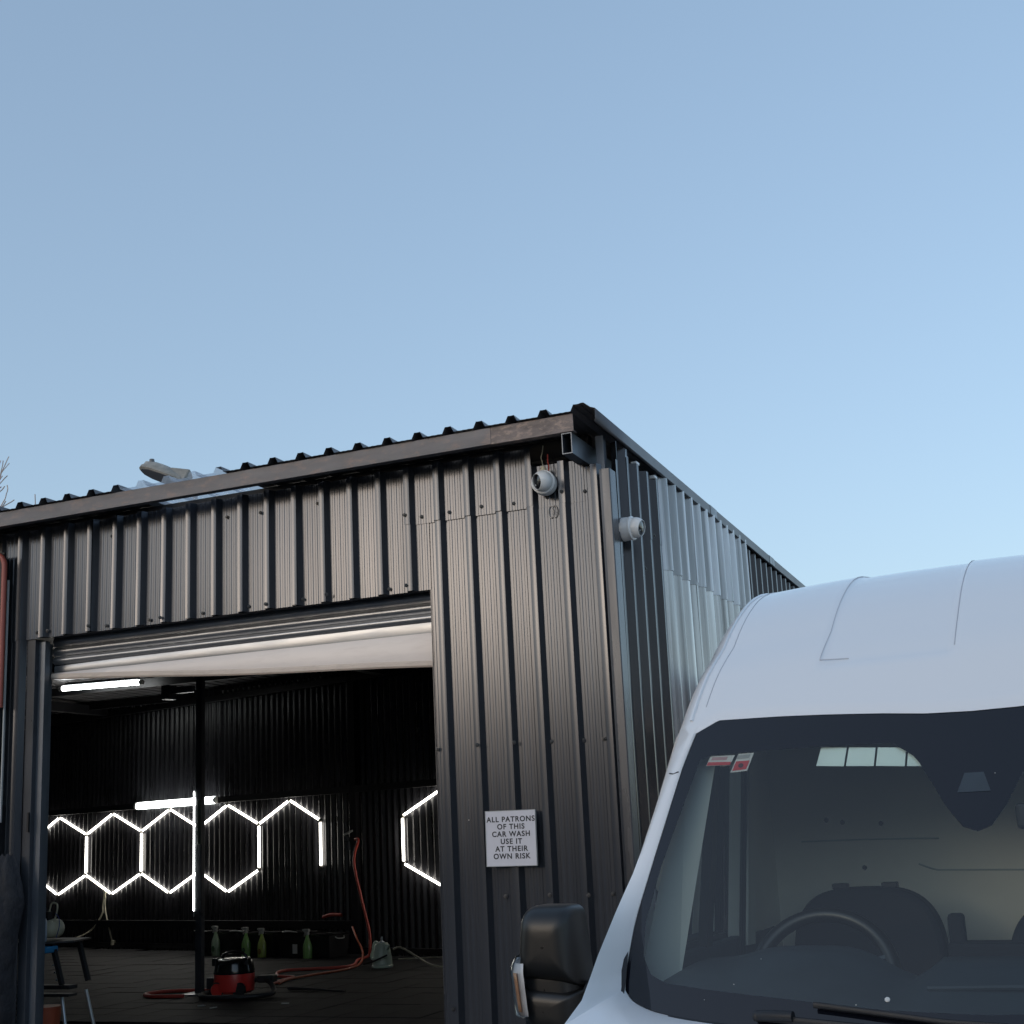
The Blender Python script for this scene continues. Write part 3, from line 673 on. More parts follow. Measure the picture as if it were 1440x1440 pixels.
MB().lathe([(0,-.10),(.05,-.095),(.085,-.06),(.09,0),(.085,.06),(.05,.095),(0,.10)],20,Matrix.Translation((0,0,.10))@Matrix.Rotation(rad(90),4,'X')@Matrix.Diagonal((1,1,1.1,1))).build('tank', m_tank, cp, smooth=50)
MB().tube(smooth_path([(-.015,-.05,.17),(.0,-.05,.27),(.02,-.05,.33),(.05,-.05,.34),(.09,-.05,.32),(.085,-.05,.25),(.055,-.05,.16)]), .008, 8).build('handle', m_tank, cp, smooth=60)
MB().box(-.05,.01,-.08,-.02,.18,.26).lathe([(0,0),(.02,0),(.02,.02),(0,.022)],12,Matrix.Translation((-.02,-.08,.28))@Matrix.Rotation(rad(90),4,'X')).build('gauge', m_blkmt, cp)
MB().tube(smooth_path([(.08,-.06,.24),(.13,-.07,.20),(.145,-.08,.12),(.12,-.09,.02)]), .004, 6).build('air_line', mat('blue_air_line',(.05,.07,.22),.4), cp, smooth=60)
bt = thing('plastic_bottle', 'pale blue plastic bottle on the bench beside the cream tank', 'bottle', (-4.05,.674,SLAB+.62), sc=.78)
MB().lathe([(0,0),(.042,0),(.045,.01),(.045,.15),(.036,.175),(.016,.19),(.016,.205)],16).build('bottle', m_bottle, bt, smooth=40)
MB().lathe([(.018,.20),(.018,.225),(0,.226)],12).build('cap', m_white, bt)
tag(MB().box(-4.05,-3.925,.58,.69,SLAB+.557,SLAB+.596).build('blue_box', m_blue, bevel=.008), 'bright blue box hanging under the bench top', 'box')
bk = thing('bucket', 'terracotta coloured bucket on the floor at the bottom left', 'bucket', (-4.026,.704,SLAB), sc=.78)
MB().lathe([(0,0),(.085,0),(.115,.22),(.118,.30),(.112,.30),(.11,.22),(.08,.01),(0,.01)],24,Matrix.Diagonal((1,1,1,1))).build('pail', m_orange, bk, smooth=40)
MB().lathe([(.118,.292),(.125,.294),(.125,.304),(.114,.304)],24).build('rim', m_orange, bk, smooth=40)
# dark jacket hanging on the left of the jamb
jk = MB(); rows = []
for z, w0, w1, dp in ((1.72,-.10,.01,.02),(1.66,-.13,.045,.07),(1.55,-.16,.08,.10),(1.45,-.17,.10,.12),(1.30,-.17,.065,.11),(1.1,-.17,.04,.12),(.9,-.17,.05,.12),(.75,-.17,.03,.08),(.72,-.1,0,.02)):
    rows.append([(-3.62+w0+(w1-w0)*k/10, -.05-dp*math.sin(math.pi*k/10)**.7*(1+.18*math.sin(k*2.3+z*9)), z+.01*math.sin(k*1.9)) for k in range(11)])
jk.grid(rows); tag(jk.build('hanging_jacket', m_cloth, smooth=80), 'black jacket hanging on the wall left of the door jamb', 'jacket')
MB().box(-3.56,-3.548,-.01,.0,1.84,1.95).build('hook_strip', m_blackst, bld)
# red framed board at the left edge
rb = thing('framed_board', 'dark board with an orange-red rounded tube frame at the left edge', 'sign board', (-4.3,-.10,2.0))
MB().prism([(-.55,0),(.575,0),(.575,1.47),(-.55,1.47)], .02, .035).build('board', m_blackst, rb)
pth = [(-.6,0,.55),(-.6,0,1.38)]+[(-.52-.08*math.cos(a*math.pi/12),0,1.38+.08*math.sin(a*math.pi/12)) for a in range(1,7)]+[(.52+.08*math.sin(a*math.pi/12),0,1.38+.08*math.cos(a*math.pi/12)) for a in range(0,7)]+[(.6,0,.55)]
MB().tube(pth, .016, 10).build('tube_frame', m_redfr, rb, smooth=50)
MB().box(.606,.614,.02,.03,-.1,1.3).build('white_strip', m_cap, rb)
MB().box(-.62,-.60,.02,.2,-1.9,0).box(.56,.58,.02,.09,-1.98,0).build('post', m_blackst, rb)

# ------------------------------------------------------------------ roof lamp and tree
lm = thing('flood_lamp', 'weathered beige lamp head standing above the roof edge', 'lamp', (-3.05,.55,roofz(.55)+.09), sc=.82)
# boat-shaped head, long axis tipped down to the right, seen from below
hd = MB(); ax = Vector((.33,.10,-.15)); aL = ax.length; ax.normalize(); sd_ = Vector((-.1,.95,-.42)).normalized(); sd_ = (sd_-ax*sd_.dot(ax)).normalized(); up_ = ax.cross(sd_)*-1
if up_.z < 0: up_ = -up_
cen = Vector((-.02,-.01,.29))
def headpt(a, b, c): return cen+ax*a+sd_*b+up_*c
outl = [(-.19,.015),(-.17,.05),(-.10,.078),(0,.085),(.10,.08),(.17,.065),(.185,.03)]
full = [(a,b) for a,b in outl]+[(a,-b) for a,b in outl[::-1]]
rows = []
for c, s_ in ((-.022,.90),(-.012,1.0),(.004,1.0),(.02,.93),(.05,.78),(.072,.5)):
    rows.append([headpt(a*(s_ if c<.03 else s_*.97)-(.0 if c<.03 else .03), b*s_, c) for a,b in full+[full[0]]])
hd.grid(rows); hd.f.append(tuple(len(hd.v)-1-k for k in range(1,len(full)+1))); hd.build('lamp_body', m_lampb, lm, smooth=40)
n_ = len(full); ud = MB(); ud.add([headpt(a*.88,b*.86,-.024) for a,b in full]+[headpt(a*.9,b*.9,-.018) for a,b in full], [tuple(range(n_))]+[(k,(k+1)%n_,n_+(k+1)%n_,n_+k) for k in range(n_)]); ud.build('lens_plate', m_lampd, lm)
vs = []
for a in (.05,.20):
    for b in (-.06,.06):
        for c in (-.015,.065 if a<.1 else .105): vs.append(headpt(a,b,c))
MB().add(vs,[(0,1,3,2),(4,6,7,5),(0,4,5,1),(2,3,7,6),(1,5,7,3),(0,2,6,4)]).build('gear_box', m_lampb, lm, bevel=.012)
MB().lathe([(0,0),(.020,0),(.022,.02),(.018,.045),(0,.05)],14,Matrix.Translation(headpt(-.12,0,.055))).build('photocell', m_lampd, lm, smooth=40)
MB().tube([headpt(.19,0,.0), (.24,.05,.10), (.24,.05,0.0)], .02, 10).build('bracket', m_pole, lm, smooth=50)

def bare_tree(loc, h, label, seed):
    rnd = random.Random(seed); t = thing('bare_tree', label, 'tree', loc)
    tr = MB(); tw = MB()
    def branch(p, d, L, rr, lev):
        pts = [p]; n = 5; q = p.copy(); dd = d.copy()
        for i in range(n):
            dd = (dd+Vector((rnd.uniform(-.22,.22),rnd.uniform(-.22,.22),rnd.uniform(-.05,.16)))).normalized(); q = q+dd*L/n; pts.append(q.copy())
        (tr if lev < 2 else tw).tube(pts, [max(.017,rr*(1-.13*i)) for i in range(n+1)], 6 if lev < 2 else 4)
        if lev < 5:
            for i in range(rnd.choice((3,4)) if lev else 6):
                k = rnd.randint(2,n) if lev else rnd.randint(2,5); a = Vector((rnd.uniform(-1,1),rnd.uniform(-1,1),rnd.uniform(.0,.9))).normalized()
                branch(pts[k], (dd*.6+a*.7).normalized(), L*rnd.uniform(.5,.68), rr*.48, lev+1)
    branch(Vector((0,0,0)), Vector((0,0,1)), h*.5, h*.018, 0)
    zm = max(v[2] for v in tw.v); q_ = h/zm
    for mb_ in (tr, tw): mb_.v = [(a*q_, b*q_, c_*q_) for a,b,c_ in mb_.v]
    tr.build('trunk', m_bark, t, smooth=60); tw.build('twigs', m_bark, t); return t
bare_tree((-27.4,25,0), 13.75, 'bare leafless tree rising behind the roof at far left', 4)
bare_tree((-27.3,27.5,0), 13.6, 'smaller bare tree whose twig tips just clear the roof', 11)

# ------------------------------------------------------------------ unseen yard buildings behind the camera, added to darken the cladding's reflections
def house(x, y, wd, dp, h, rz_, label):
    t = thing('added_yard_building', label, 'building', (x,y,0), rz_)
    MB().box(-wd/2,wd/2,-dp/2,dp/2,0,h).build('wall', m_brick, t)
    MB().prism([(-dp/2-.3,h+.003),(dp/2+.3,h+.003),(0,h+dp*.16)], -wd/2-.3, wd/2+.3, 'x').build('roof', m_far_roof, t)
    for k in range(int(wd//2.6)):
        MB().box(-wd/2+1+k*2.6,-wd/2+2.2+k*2.6,dp/2+.002,dp/2+.03,1.0,2.2).build('window', m_dwin, t)
    return t
house(-14,-34,16,8,5.2,rad(-14),'long low brick building with a dark pitched roof, added across the yard to darken reflections')
house(2.5,-36,17,8,5.4,rad(4),'low brick building added across the yard behind the van to darken reflections')
house(-31,-25,18,8,8.0,rad(-50),'taller brick building added at the left end of the yard to darken reflections')

# ------------------------------------------------------------------ van
van = thing('delivery_van', 'white high-roof delivery van facing the viewer beside the workshop wall', 'van', (1.706,-2.681,0), -.036)
def lerp(x, xs, ys):
    if x <= xs[0]: return ys[0]
    for i in range(len(xs)-1):
        if x <= xs[i+1]: return ys[i]+(ys[i+1]-ys[i])*(x-xs[i])/(xs[i+1]-xs[i])
    return ys[-1]
def cub(x, xs, ys):     # monotone-ish smooth interpolation
    n = len(xs)
    if x <= xs[0]: return ys[0]
    if x >= xs[-1]: return ys[-1]
    i = max(k for k in range(n-1) if xs[k] <= x); h = xs[i+1]-xs[i]; t = (x-xs[i])/h
    def sl(k):
        if k == 0: return (ys[1]-ys[0])/(xs[1]-xs[0])
        if k == n-1: return (ys[-1]-ys[-2])/(xs[-1]-xs[-2])
        return (ys[k+1]-ys[k-1])/(xs[k+1]-xs[k-1])
    a, b = sl(i)*h, sl(i+1)*h
    return (2*t**3-3*t*t+1)*ys[i]+(t**3-2*t*t+t)*a+(-2*t**3+3*t*t)*ys[i+1]+(t**3-t*t)*b
WS = lambda uu, w_: .62*(w_-1.17)+.17*uu*uu
UG = lambda w_: lerp(w_, [1.20,1.27,1.33,1.45,1.63,1.87,1.97,2.02], [.93,.945,.952,.944,.905,.850,.818,.790])
WB = lambda t: cub(abs(t), [0,.4,.68,.88,.97,1], [1.195,1.20,1.210,1.226,1.250,1.275])
WT = lambda t: lerp(abs(t), [0,.15,.3,.5,.67,.91,1.0], [1.972,1.975,1.986,1.997,2.004,2.010,1.976])
SIDE = lambda w_: cub(w_, [.3,.6,1.0,1.3,1.6,1.9,2.2,2.45,2.7], [.93,.978,.995,.992,.968,.935,.900,.882,.87])
NT = 64
ts = [k/NT for k in range(NT+1)]
levels = [1.93,1.62,1.33,1.0,.7,.45,.32]
def side_cols(ue, ve, we, row_dv, drop, ncorner=7):
    """corner from (ue,ve,we) out to the body side, then down to the sill"""
    out = []; w2 = we-drop; us = SIDE(w2)
    for k in range(1, ncorner+1):
        a = k/ncorner*math.pi/2
        out.append((ue+(us-ue)*math.sin(a), ve+row_dv*(1-math.cos(a)), we-drop*(1-math.cos(a))))
    vE = ve+row_dv
    top = w2-.04
    for L in levels:
        z = min(L, top); out.append((SIDE(z), vE, z))
        top = min(top, z)
    return out, vE
rows = []; info = []; rowsP = {}
# hood rows
for vc_, wc, we, c, hood_e in ((-.90,.55,.50,.35,.80),(-.92,.70,.66,.35,.82),(-.88,.84,.80,.33,.84),(-.75,.95,.93,.30,.86),(-.62,1.02,1.06,.24,.90),(-.46,1.07,1.14,.20,.93),(-.34,1.10,1.20,.15,.95),(-.26,1.12,1.238,.12,.965)):
    top = [(t*hood_e, vc_+c*(t*hood_e)**2, wc+(we-wc)*abs(t)**2) for t in ts]
    sc_, vE = side_cols(hood_e, top[-1][1], top[-1][2], .03, .05)
    rows.append(top+sc_); info.append(('hood', vE))
NS = 14
for k in range(NS+1):
    s = k/NS; top = []
    for t in ts:
        w_ = WB(t)+(WT(t)-WB(t))*s; wr = WB(1)+(WT(1)-WB(1))*s
        uu = t*UG(wr); top.append((uu, WS(uu,w_), w_))
    ue, ve, we = top[-1]
    dv = lerp(we, [1.27,1.63,1.97], [.06,.12,.22]); us = SIDE(we-.01)
    dvc = lerp(we, [1.27,1.38,1.49,1.60], [-.22,-.15,-.06,0]); uc = lerp(we, [1.27,1.38,1.49,1.63,1.87,1.98], [.986,.984,.980,.953,.878,.838])
    out = [(ue+.25*(uc-ue), ve-.006+.12*dvc, we),(ue+.7*(uc-ue), ve-.005+.62*dvc, we),(uc, ve+.002+dvc, we)]
    for q in (.25,.5,.75,1): out.append((uc+(us-uc)*math.sin(q*math.pi/2), ve+.004+dvc+(dv-dvc)*(1-math.cos(q*math.pi/2)), we-.01*q))
    vE = ve+.004+dv; tp_ = we-.05
    for L in levels:
        z = min(L, tp_); out.append((SIDE(z), vE, z)); tp_ = min(tp_, z)
    rows.append(top+out); info.append(('ws', vE))
RV = [.50,.7,.9,1.05,1.2,1.4,1.6,1.9,2.4,3.2,5.6]; RW = [1.985,2.168,2.298,2.384,2.455,2.530,2.580,2.618,2.645,2.655,2.655]
vr = [.515,.53,.55,.575,.60,.62]+[.64+.02*k for k in range(12)]+[.90,.95,1.0,1.06,1.12,1.2,1.28,1.36,1.45,1.55,1.65,1.8,1.95,2.1,2.4,2.8,3.3,4.0,4.7,5.3,5.5]
def ss(a, b, x): t = max(0, min(1, (x-a)/(b-a))); return t*t*(3-2*t)
for vc_ in vr:
    wc = cub(vc_, RV, RW); c = lerp(vc_, [.5,.8,1.3,2.0], [.17,.13,.06,.0])
    ue = lerp(vc_, [.5,.6,.9,1.5,2.2], [.815,.808,.785,.800,.81]); drp = lerp(vc_, [.5,.6,.9,1.5], [-.0,.005,.025,.03])
    top = []; topP = []
    for t in ts:
        uu = t*ue; embP = -.005*(ss(.200,.214,uu)-ss(.560,.570,uu))*ss(.685,.705,vc_); emb = -.007*(ss(.046,.066,uu)-ss(.434,.454,uu))*ss(.675,.715,vc_)
        gut = -.010*(ss(.80,.83,t)-ss(.87,.90,t))*ss(.75,1.4,vc_)*0
        base = wc-drp*t**2.2; wadd = 0
        if vc_ < .7: wadd = (WT(t)-WT(0))*(1-ss(.5,.70,vc_))
        top.append((uu, vc_+c*uu*uu-emb*.8+.62*wadd, base+wadd+emb)); topP.append((uu, vc_+c*uu*uu-embP*.8+.62*wadd, base+wadd+embP))
    ue_, ve, we = top[-1]
    drop = lerp(vc_, [.5,.62,.8,1.0,1.5], [.02,.05,.11,.14,.15]); dv = lerp(vc_, [.5,.7,1.0,1.4], [.24,.20,.10,.02])
    sc_, vE = side_cols(ue_, ve, we, dv, drop); rows.append(top+sc_); rowsP[len(rows)-1] = topP+sc_; info.append(('roof', vE))
ncol = len(rows[0])
full = [[(-p[0],p[1],p[2]) for p in q[:0:-1]]+rowsP.get(i_, q) for i_, q in enumerate(rows)]
nW0 = 8; nW1 = 8+NS
c0 = ncol-1
def colk(j): return (c0-1-j) if j < c0 else (j-c0)   # face column index on the half
win_faces = set()
def skip(i, j):
    k = colk(j)
    if nW0 <= i < nW1 and k < NT: return True
    lev0 = NT+7
    v0 = (info[i][1]+info[i+1][1])/2
    if k in (lev0+1, lev0+2) and .60 < v0 < 1.32: return True
    if k == lev0+1-1 and False: return True
    if info[i][0] == 'roof' and v0 > 1.98 and k < 50: return True
    return False
bm_ = MB().grid(full, skip); body = bm_.build('body', m_paint, van, smooth=50, merge=True)
# side windows and a clear cargo roof added to let light in, from the skipped cells
lev0 = NT+7
for sgn in (-1,1):
    wn = MB()
    for i in range(len(rows)-1):
        v0 = (info[i][1]+info[i+1][1])/2
        if .60 < v0 < 1.32:
            for k in (lev0+1, lev0+2):
                q = [rows[i][k],rows[i][k+1],rows[i+1][k+1],rows[i+1][k]]
                wn.add([(sgn*(p[0]-.006),p[1],p[2]) for p in q], [(0,1,2,3)])
    if wn.v: wn.build('side_window', m_sglass, van, smooth=50, merge=True)
    # black window frame
    fr_ = MB(); 
    fr_.bar((sgn*.955,1.33,1.33),(sgn*.925,1.33,1.90),.03,.05).bar((sgn*.972,.36,1.325),(sgn*.972,1.33,1.325),.02,.03)
    fr_.build('window_frame', m_rub, van)
sk = MB()
for i in range(len(rows)-1):
    v0 = (info[i][1]+info[i+1][1])/2
    if info[i][0] == 'roof' and v0 > 1.98:
        for sgn in (-1,1):
            for k in range(0,50,10):
                q = [rows[i][k],rows[i][k+10],rows[i+1][k+10],rows[i+1][k]]
                sk.add([(sgn*p[0],p[1],p[2]) for p in q], [(0,1,2,3)])
sk.build('added_roof_light', m_rlight, van, merge=True)
# rear end
last = full[-1]; MB().add(last, [tuple(range(len(last)))]).build('rear_doors', m_paint, van)
MB().box(-.90,.90,-.75,5.4,.30,.36).build('underfloor', m_rub, van)
# front bumper, grille, headlights, wheels
MB().add([(sx*u_, -.93+.35*u_*u_+dz, w_) for sx in (-1,) for (u_,dz,w_) in ()], [])
bu = []
for w_, o_ in ((.28,0),(.34,-.05),(.50,-.06),(.56,-.02)):
    bu.append([(q/12*.93, -.93+.34*(q/12*.93)**2+o_, w_) for q in range(-12,13)])
MB().grid(bu).build('front_bumper', m_rub, van, smooth=40)
gr = []
for w_ in (.60,.72,.84): gr.append([(q/10*.42, -.945+.34*(q/10*.42)**2+(w_-.7)*.12, w_) for q in range(-10,11)])
MB().grid(gr).build('grille', m_rub, van)
for sgn in (-1,1):
    hl = []
    for w_ in (.66,.76,.86,.95): hl.append([(sgn*(.50+q/8*.36), -.95+.34*(.50+q/8*.36)**2+(w_-.7)*.22+.01, w_+q/8*.08) for q in range(9)])
    MB().grid(hl).build('headlight', m_chrome, van, smooth=40)
for sgn in (-1,1):
    for vv in (.05, 3.9):
        Q = Matrix.Translation((sgn*.86, vv, .35)) @ Matrix.Rotation(rad(90),4,'Y')
        wh = MB().lathe([(.20,-.11),(.33,-.11),(.35,-.08),(.35,.08),(.33,.11),(.20,.11)],32,Q).build('tyre', m_tyre, van, smooth=40)
        MB().lathe([(0,-.06),(.2,-.10),(.2,.10),(0,.06)],24,Q).build('rim', m_alu, van)
# windscreen: clear area and black frit, star-shaped outlines around a centre
inner = [(-.790,1.890),(-.815,1.807),(-.880,1.589),(-.908,1.44),(-.900,1.359),(-.869,1.316),(-.824,1.297),(-.685,1.285),(-.526,1.274),(-.222,1.252),(0,1.246)]
notch = [(0,1.655),(-.035,1.668),(-.075,1.72),(-.105,1.775),(-.150,1.855),(-.215,1.900),(-.423,1.904),(-.60,1.905),(-.756,1.904)]
half = inner[::-1][0:1]+inner[::-1][1:]+notch[::-1]        # bottom centre -> side -> notch centre
def resample(poly, step=.02):
    out = []
    for a, b in zip(poly, poly[1:]):
        n = max(1, int(math.hypot(b[0]-a[0], b[1]-a[1])/step))
        out += [(a[0]+(b[0]-a[0])*k/n, a[1]+(b[1]-a[1])*k/n) for k in range(n)]
    return out+[poly[-1]]
hp_ = resample(half); loop = hp_+[(-p[0],p[1]) for p in hp_[-2:0:-1]]
outer_pts = [(t*UG(WB(1)), WB(t)) for t in ts]; nn = 24
outer_side = [(UG(WB(1)+(WT(1)-WB(1))*k/nn), WB(1)+(WT(1)-WB(1))*k/nn) for k in range(1,nn)]
outer_top = [(t*UG(WT(1)), WT(t)) for t in ts[::-1]]
oh = outer_pts+outer_side+outer_top; ohn = [(-p[0],p[1]) for p in oh]; oloop = ohn+[p for p in oh[-2:0:-1]]
CW = (0,1.47)
def radial(loop_, ang):
    d = (math.cos(ang), math.sin(ang)); best = None
    n = len(loop_)
    for i in range(n):
        a = loop_[i]; b = loop_[(i+1)%n]; ex, ey = b[0]-a[0], b[1]-a[1]; den = d[0]*ey-d[1]*ex
        if abs(den) < 1e-12: continue
        ax_, ay = a[0]-CW[0], a[1]-CW[1]; t = (ax_*ey-ay*ex)/den; s = (ax_*d[1]-ay*d[0])/den
        if t > 0 and -1e-9 <= s <= 1+1e-9: best = t if best is None else max(best, t)
    return best or .3
NA = 360; angs = [2*math.pi*k/NA for k in range(NA)]
ri = [radial(loop, a) for a in angs]; ro = [radial(oloop, a) for a in angs]
def wsp(uu, w_, off=.003): return (uu, WS(uu,w_)-off, w_)
gl = MB(); rr_ = [[wsp(CW[0]+math.cos(a)*ri[k]*q, CW[1]+math.sin(a)*ri[k]*q) for k, a in enumerate(angs)]+[wsp(CW[0]+math.cos(angs[0])*ri[0]*q, CW[1]+math.sin(angs[0])*ri[0]*q)] for q in (.001,.15,.3,.45,.6,.75,.9,1)]
gl.grid(rr_); wsc = gl.build('windscreen', m_glass, van, smooth=80, merge=True)
fb = MB()
for q in range(5):
    pass
rr_ = [[wsp(CW[0]+math.cos(a)*(ri[k]+(ro[k]-.003-ri[k])*q), CW[1]+math.sin(a)*(ri[k]+(ro[k]-.003-ri[k])*q)) for k, a in list(enumerate(angs))+[(0,angs[0])]] for q in (0,.25,.5,.75,1)]
fb.grid(rr_); fb.build('frit_band', m_frit, van, smooth=80, merge=True)
# sensor window in the frit
sw = [(-.018,1.835),(.030,1.835),(.045,1.785),(-.038,1.785)]
MB().add([wsp(a-.008,b-.03,.0045) for a,b in sw],[(0,1,2,3)]).build('sensor_window', m_dash, van)
# stickers behind the glass
def quadws(pts, m, name, off=-.004, par=None): return MB().add([wsp(a,b,off) for a,b in pts],[(0,1,2,3)]).build(name, m, par or van)
q = quadws([(-.770,1.873),(-.758,1.902),(-.678,1.899),(-.691,1.870)], m_sticker, 'sticker')
quadws([(-.768,1.874),(-.764,1.884),(-.688,1.880),(-.690,1.871)], m_stred, 'printed_band', -.0025, q)
quadws([(-.755,1.889),(-.751,1.898),(-.700,1.896),(-.704,1.887)], mat('pink_print',(.5,.3,.32),.5), 'printed_lines', -.0025, q)
q = quadws([(-.688,1.848),(-.667,1.902),(-.617,1.902),(-.635,1.850)], m_sticker, 'sticker')
quadws([(-.682,1.853),(-.672,1.880),(-.629,1.880),(-.638,1.855)], m_stred, 'printed_panel', -.0025, q)
MB().lathe([(.008,0),(.007,.001),(0,.0012)],12,Matrix.Translation(wsp(-.655,1.867,-.0005))@Matrix.Rotation(rad(58),4,'X')@Matrix.Rotation(rad(180),4,'X')).build('printed_emblem', m_stdark, q)
quadws([(-.672,1.887),(-.668,1.898),(-.628,1.898),(-.632,1.887)], mat('grey_print',(.38,.38,.38),.5), 'printed_lines', -.0025, q)
tpx = [(-.419,1.902),(-.339,1.896),(-.258,1.890),(-.175,1.884),(-.09,1.878)]; bpx = [(-.431,1.850),(-.346,1.844),(-.263,1.839),(-.179,1.833),(-.095,1.828)]
for k in range(4):  # made-up pale cards that stand in for bright panes in the glass
    a_, b_, c_, d_ = tpx[k], tpx[k+1], bpx[k+1], bpx[k]
    quadws([(a_[0]+.003,a_[1]),(b_[0]-.003,b_[1]),(c_[0]-.003,c_[1]),(d_[0]+.003,d_[1])], m_mint, 'bright_pane_card', -.012)
# wipers
for (pts, rr__) in (([(-.40,1.262),(-.25,1.248),(-.09,1.232),(.05,1.225)], .008), ([(-.55,1.232),(-.30,1.218),(-.05,1.205),(.2,1.195)], .010)):
    MB().tube([wsp(a,b,.022) for a,b in pts], rr__, 6).build('wiper', m_rub, van, smooth=60)
MB().tube([wsp(-.55,1.232,.012), wsp(-.52,1.236,.03), wsp(-.45,1.236,.03)], .014, 8).build('washer_nozzle', m_rub, van, smooth=60)
# bird speck
MB().lathe([(.007,0),(.005,.002),(0,.003)],7,Matrix.Translation(wsp(-.225,1.275,.004))@Matrix.Rotation(rad(58),4,'X')).build('bird_speck', m_sticker, van)
for (a, b, q_) in ((-.62,1.30,.0014),(-.70,1.262,.0014),(-.30,1.262,.0018),(.05,1.80,.0014),(-.16,1.242,.0016),(-.55,1.36,.0012)):
    MB().lathe([(q_,0),(q_*.7,.001),(0,.0014)],6,Matrix.Translation(wsp(a,b,.0042))@Matrix.Rotation(rad(58),4,'X')).build('dust_speck', m_sticker, van)
# cowl strip below the glass
cw = []
for off_, dw in ((.0,.0),(-.03,-.012),(-.06,-.030),(-.10,-.05)):
    cw.append([(q/20*.80, WS(q/20*.80, WB(q/20*.85))+off_*1.0-.004, WB(q/20*.85)+dw+.002) for q in range(-20,21)])
MB().grid(cw).build('cowl', m_rub, van, smooth=60)
# A-pillar seam and belt trim on the left and right
for sgn in (-1,1):
    w_ = 1.862; uu = UG(w_)
    MB().tube([(sgn*(uu+.006), WS(uu,w_)-.0075, w_),(sgn*(uu+.022), WS(uu,w_)-.0075, w_-.006),(sgn*(uu+.037), WS(uu,w_)-.0015, w_-.003)], .0018, 4).build('pillar_seam', m_rub, van)
    # lower trim corner beside the glass
    MB().add([(sgn*.948,WS(.948,1.37)-.012,1.372),(sgn*.960,WS(.96,1.34)-.022,1.345),(sgn*.958,WS(.955,1.28)-.026,1.275),(sgn*.940,WS(.93,1.25)-.022,1.243),(sgn*.943,WS(.943,1.30)-.012,1.30)],[(0,1,2,3,4)]).build('pillar_trim', m_rub, van)
# roof side gutter line
for sgn in (-1,1):
    pts = []
    for i in range(nW1+2, len(rows)-4):
        p = rows[i][NT+1]; pts.append((sgn*p[0], p[1]-.001, p[2]+.002))
    MB().tube(pts, .0055, 5).build('roof_gutter', m_paint, van, smooth=60)
    pts = [(sgn*rows[i][NT-1][0], rows[i][NT-1][1], rows[i][NT-1][2]+.0005) for i in range(nW1+4, len(rows)-4)]
    MB().tube(pts, .0020, 4).build('roof_seam', m_seam, van)
    for uk in ((.447, .050) if sgn < 0 else (.207, .565)):
        pts = []
        for i in range(nW1+11, len(rows)-8):
            row_ = rows[i] if sgn < 0 else rowsP.get(i, rows[i]); kk = min(range(NT), key=lambda q: abs(row_[q][0]-uk)); p = row_[kk]; pts.append((sgn*p[0], p[1]-.0005, p[2]+.0005))
        if uk > .4 and sgn < 0: pts = [(sgn*(.36), rows[nW1+11][28][1]-.001, rows[nW1+11][28][2]+.0003)]+pts
        MB().tube(pts, .0016, 4).build('roof_crease_shade', m_seam, van, smooth=60)  # grey line painted along the pressed recess edge in place of its shade

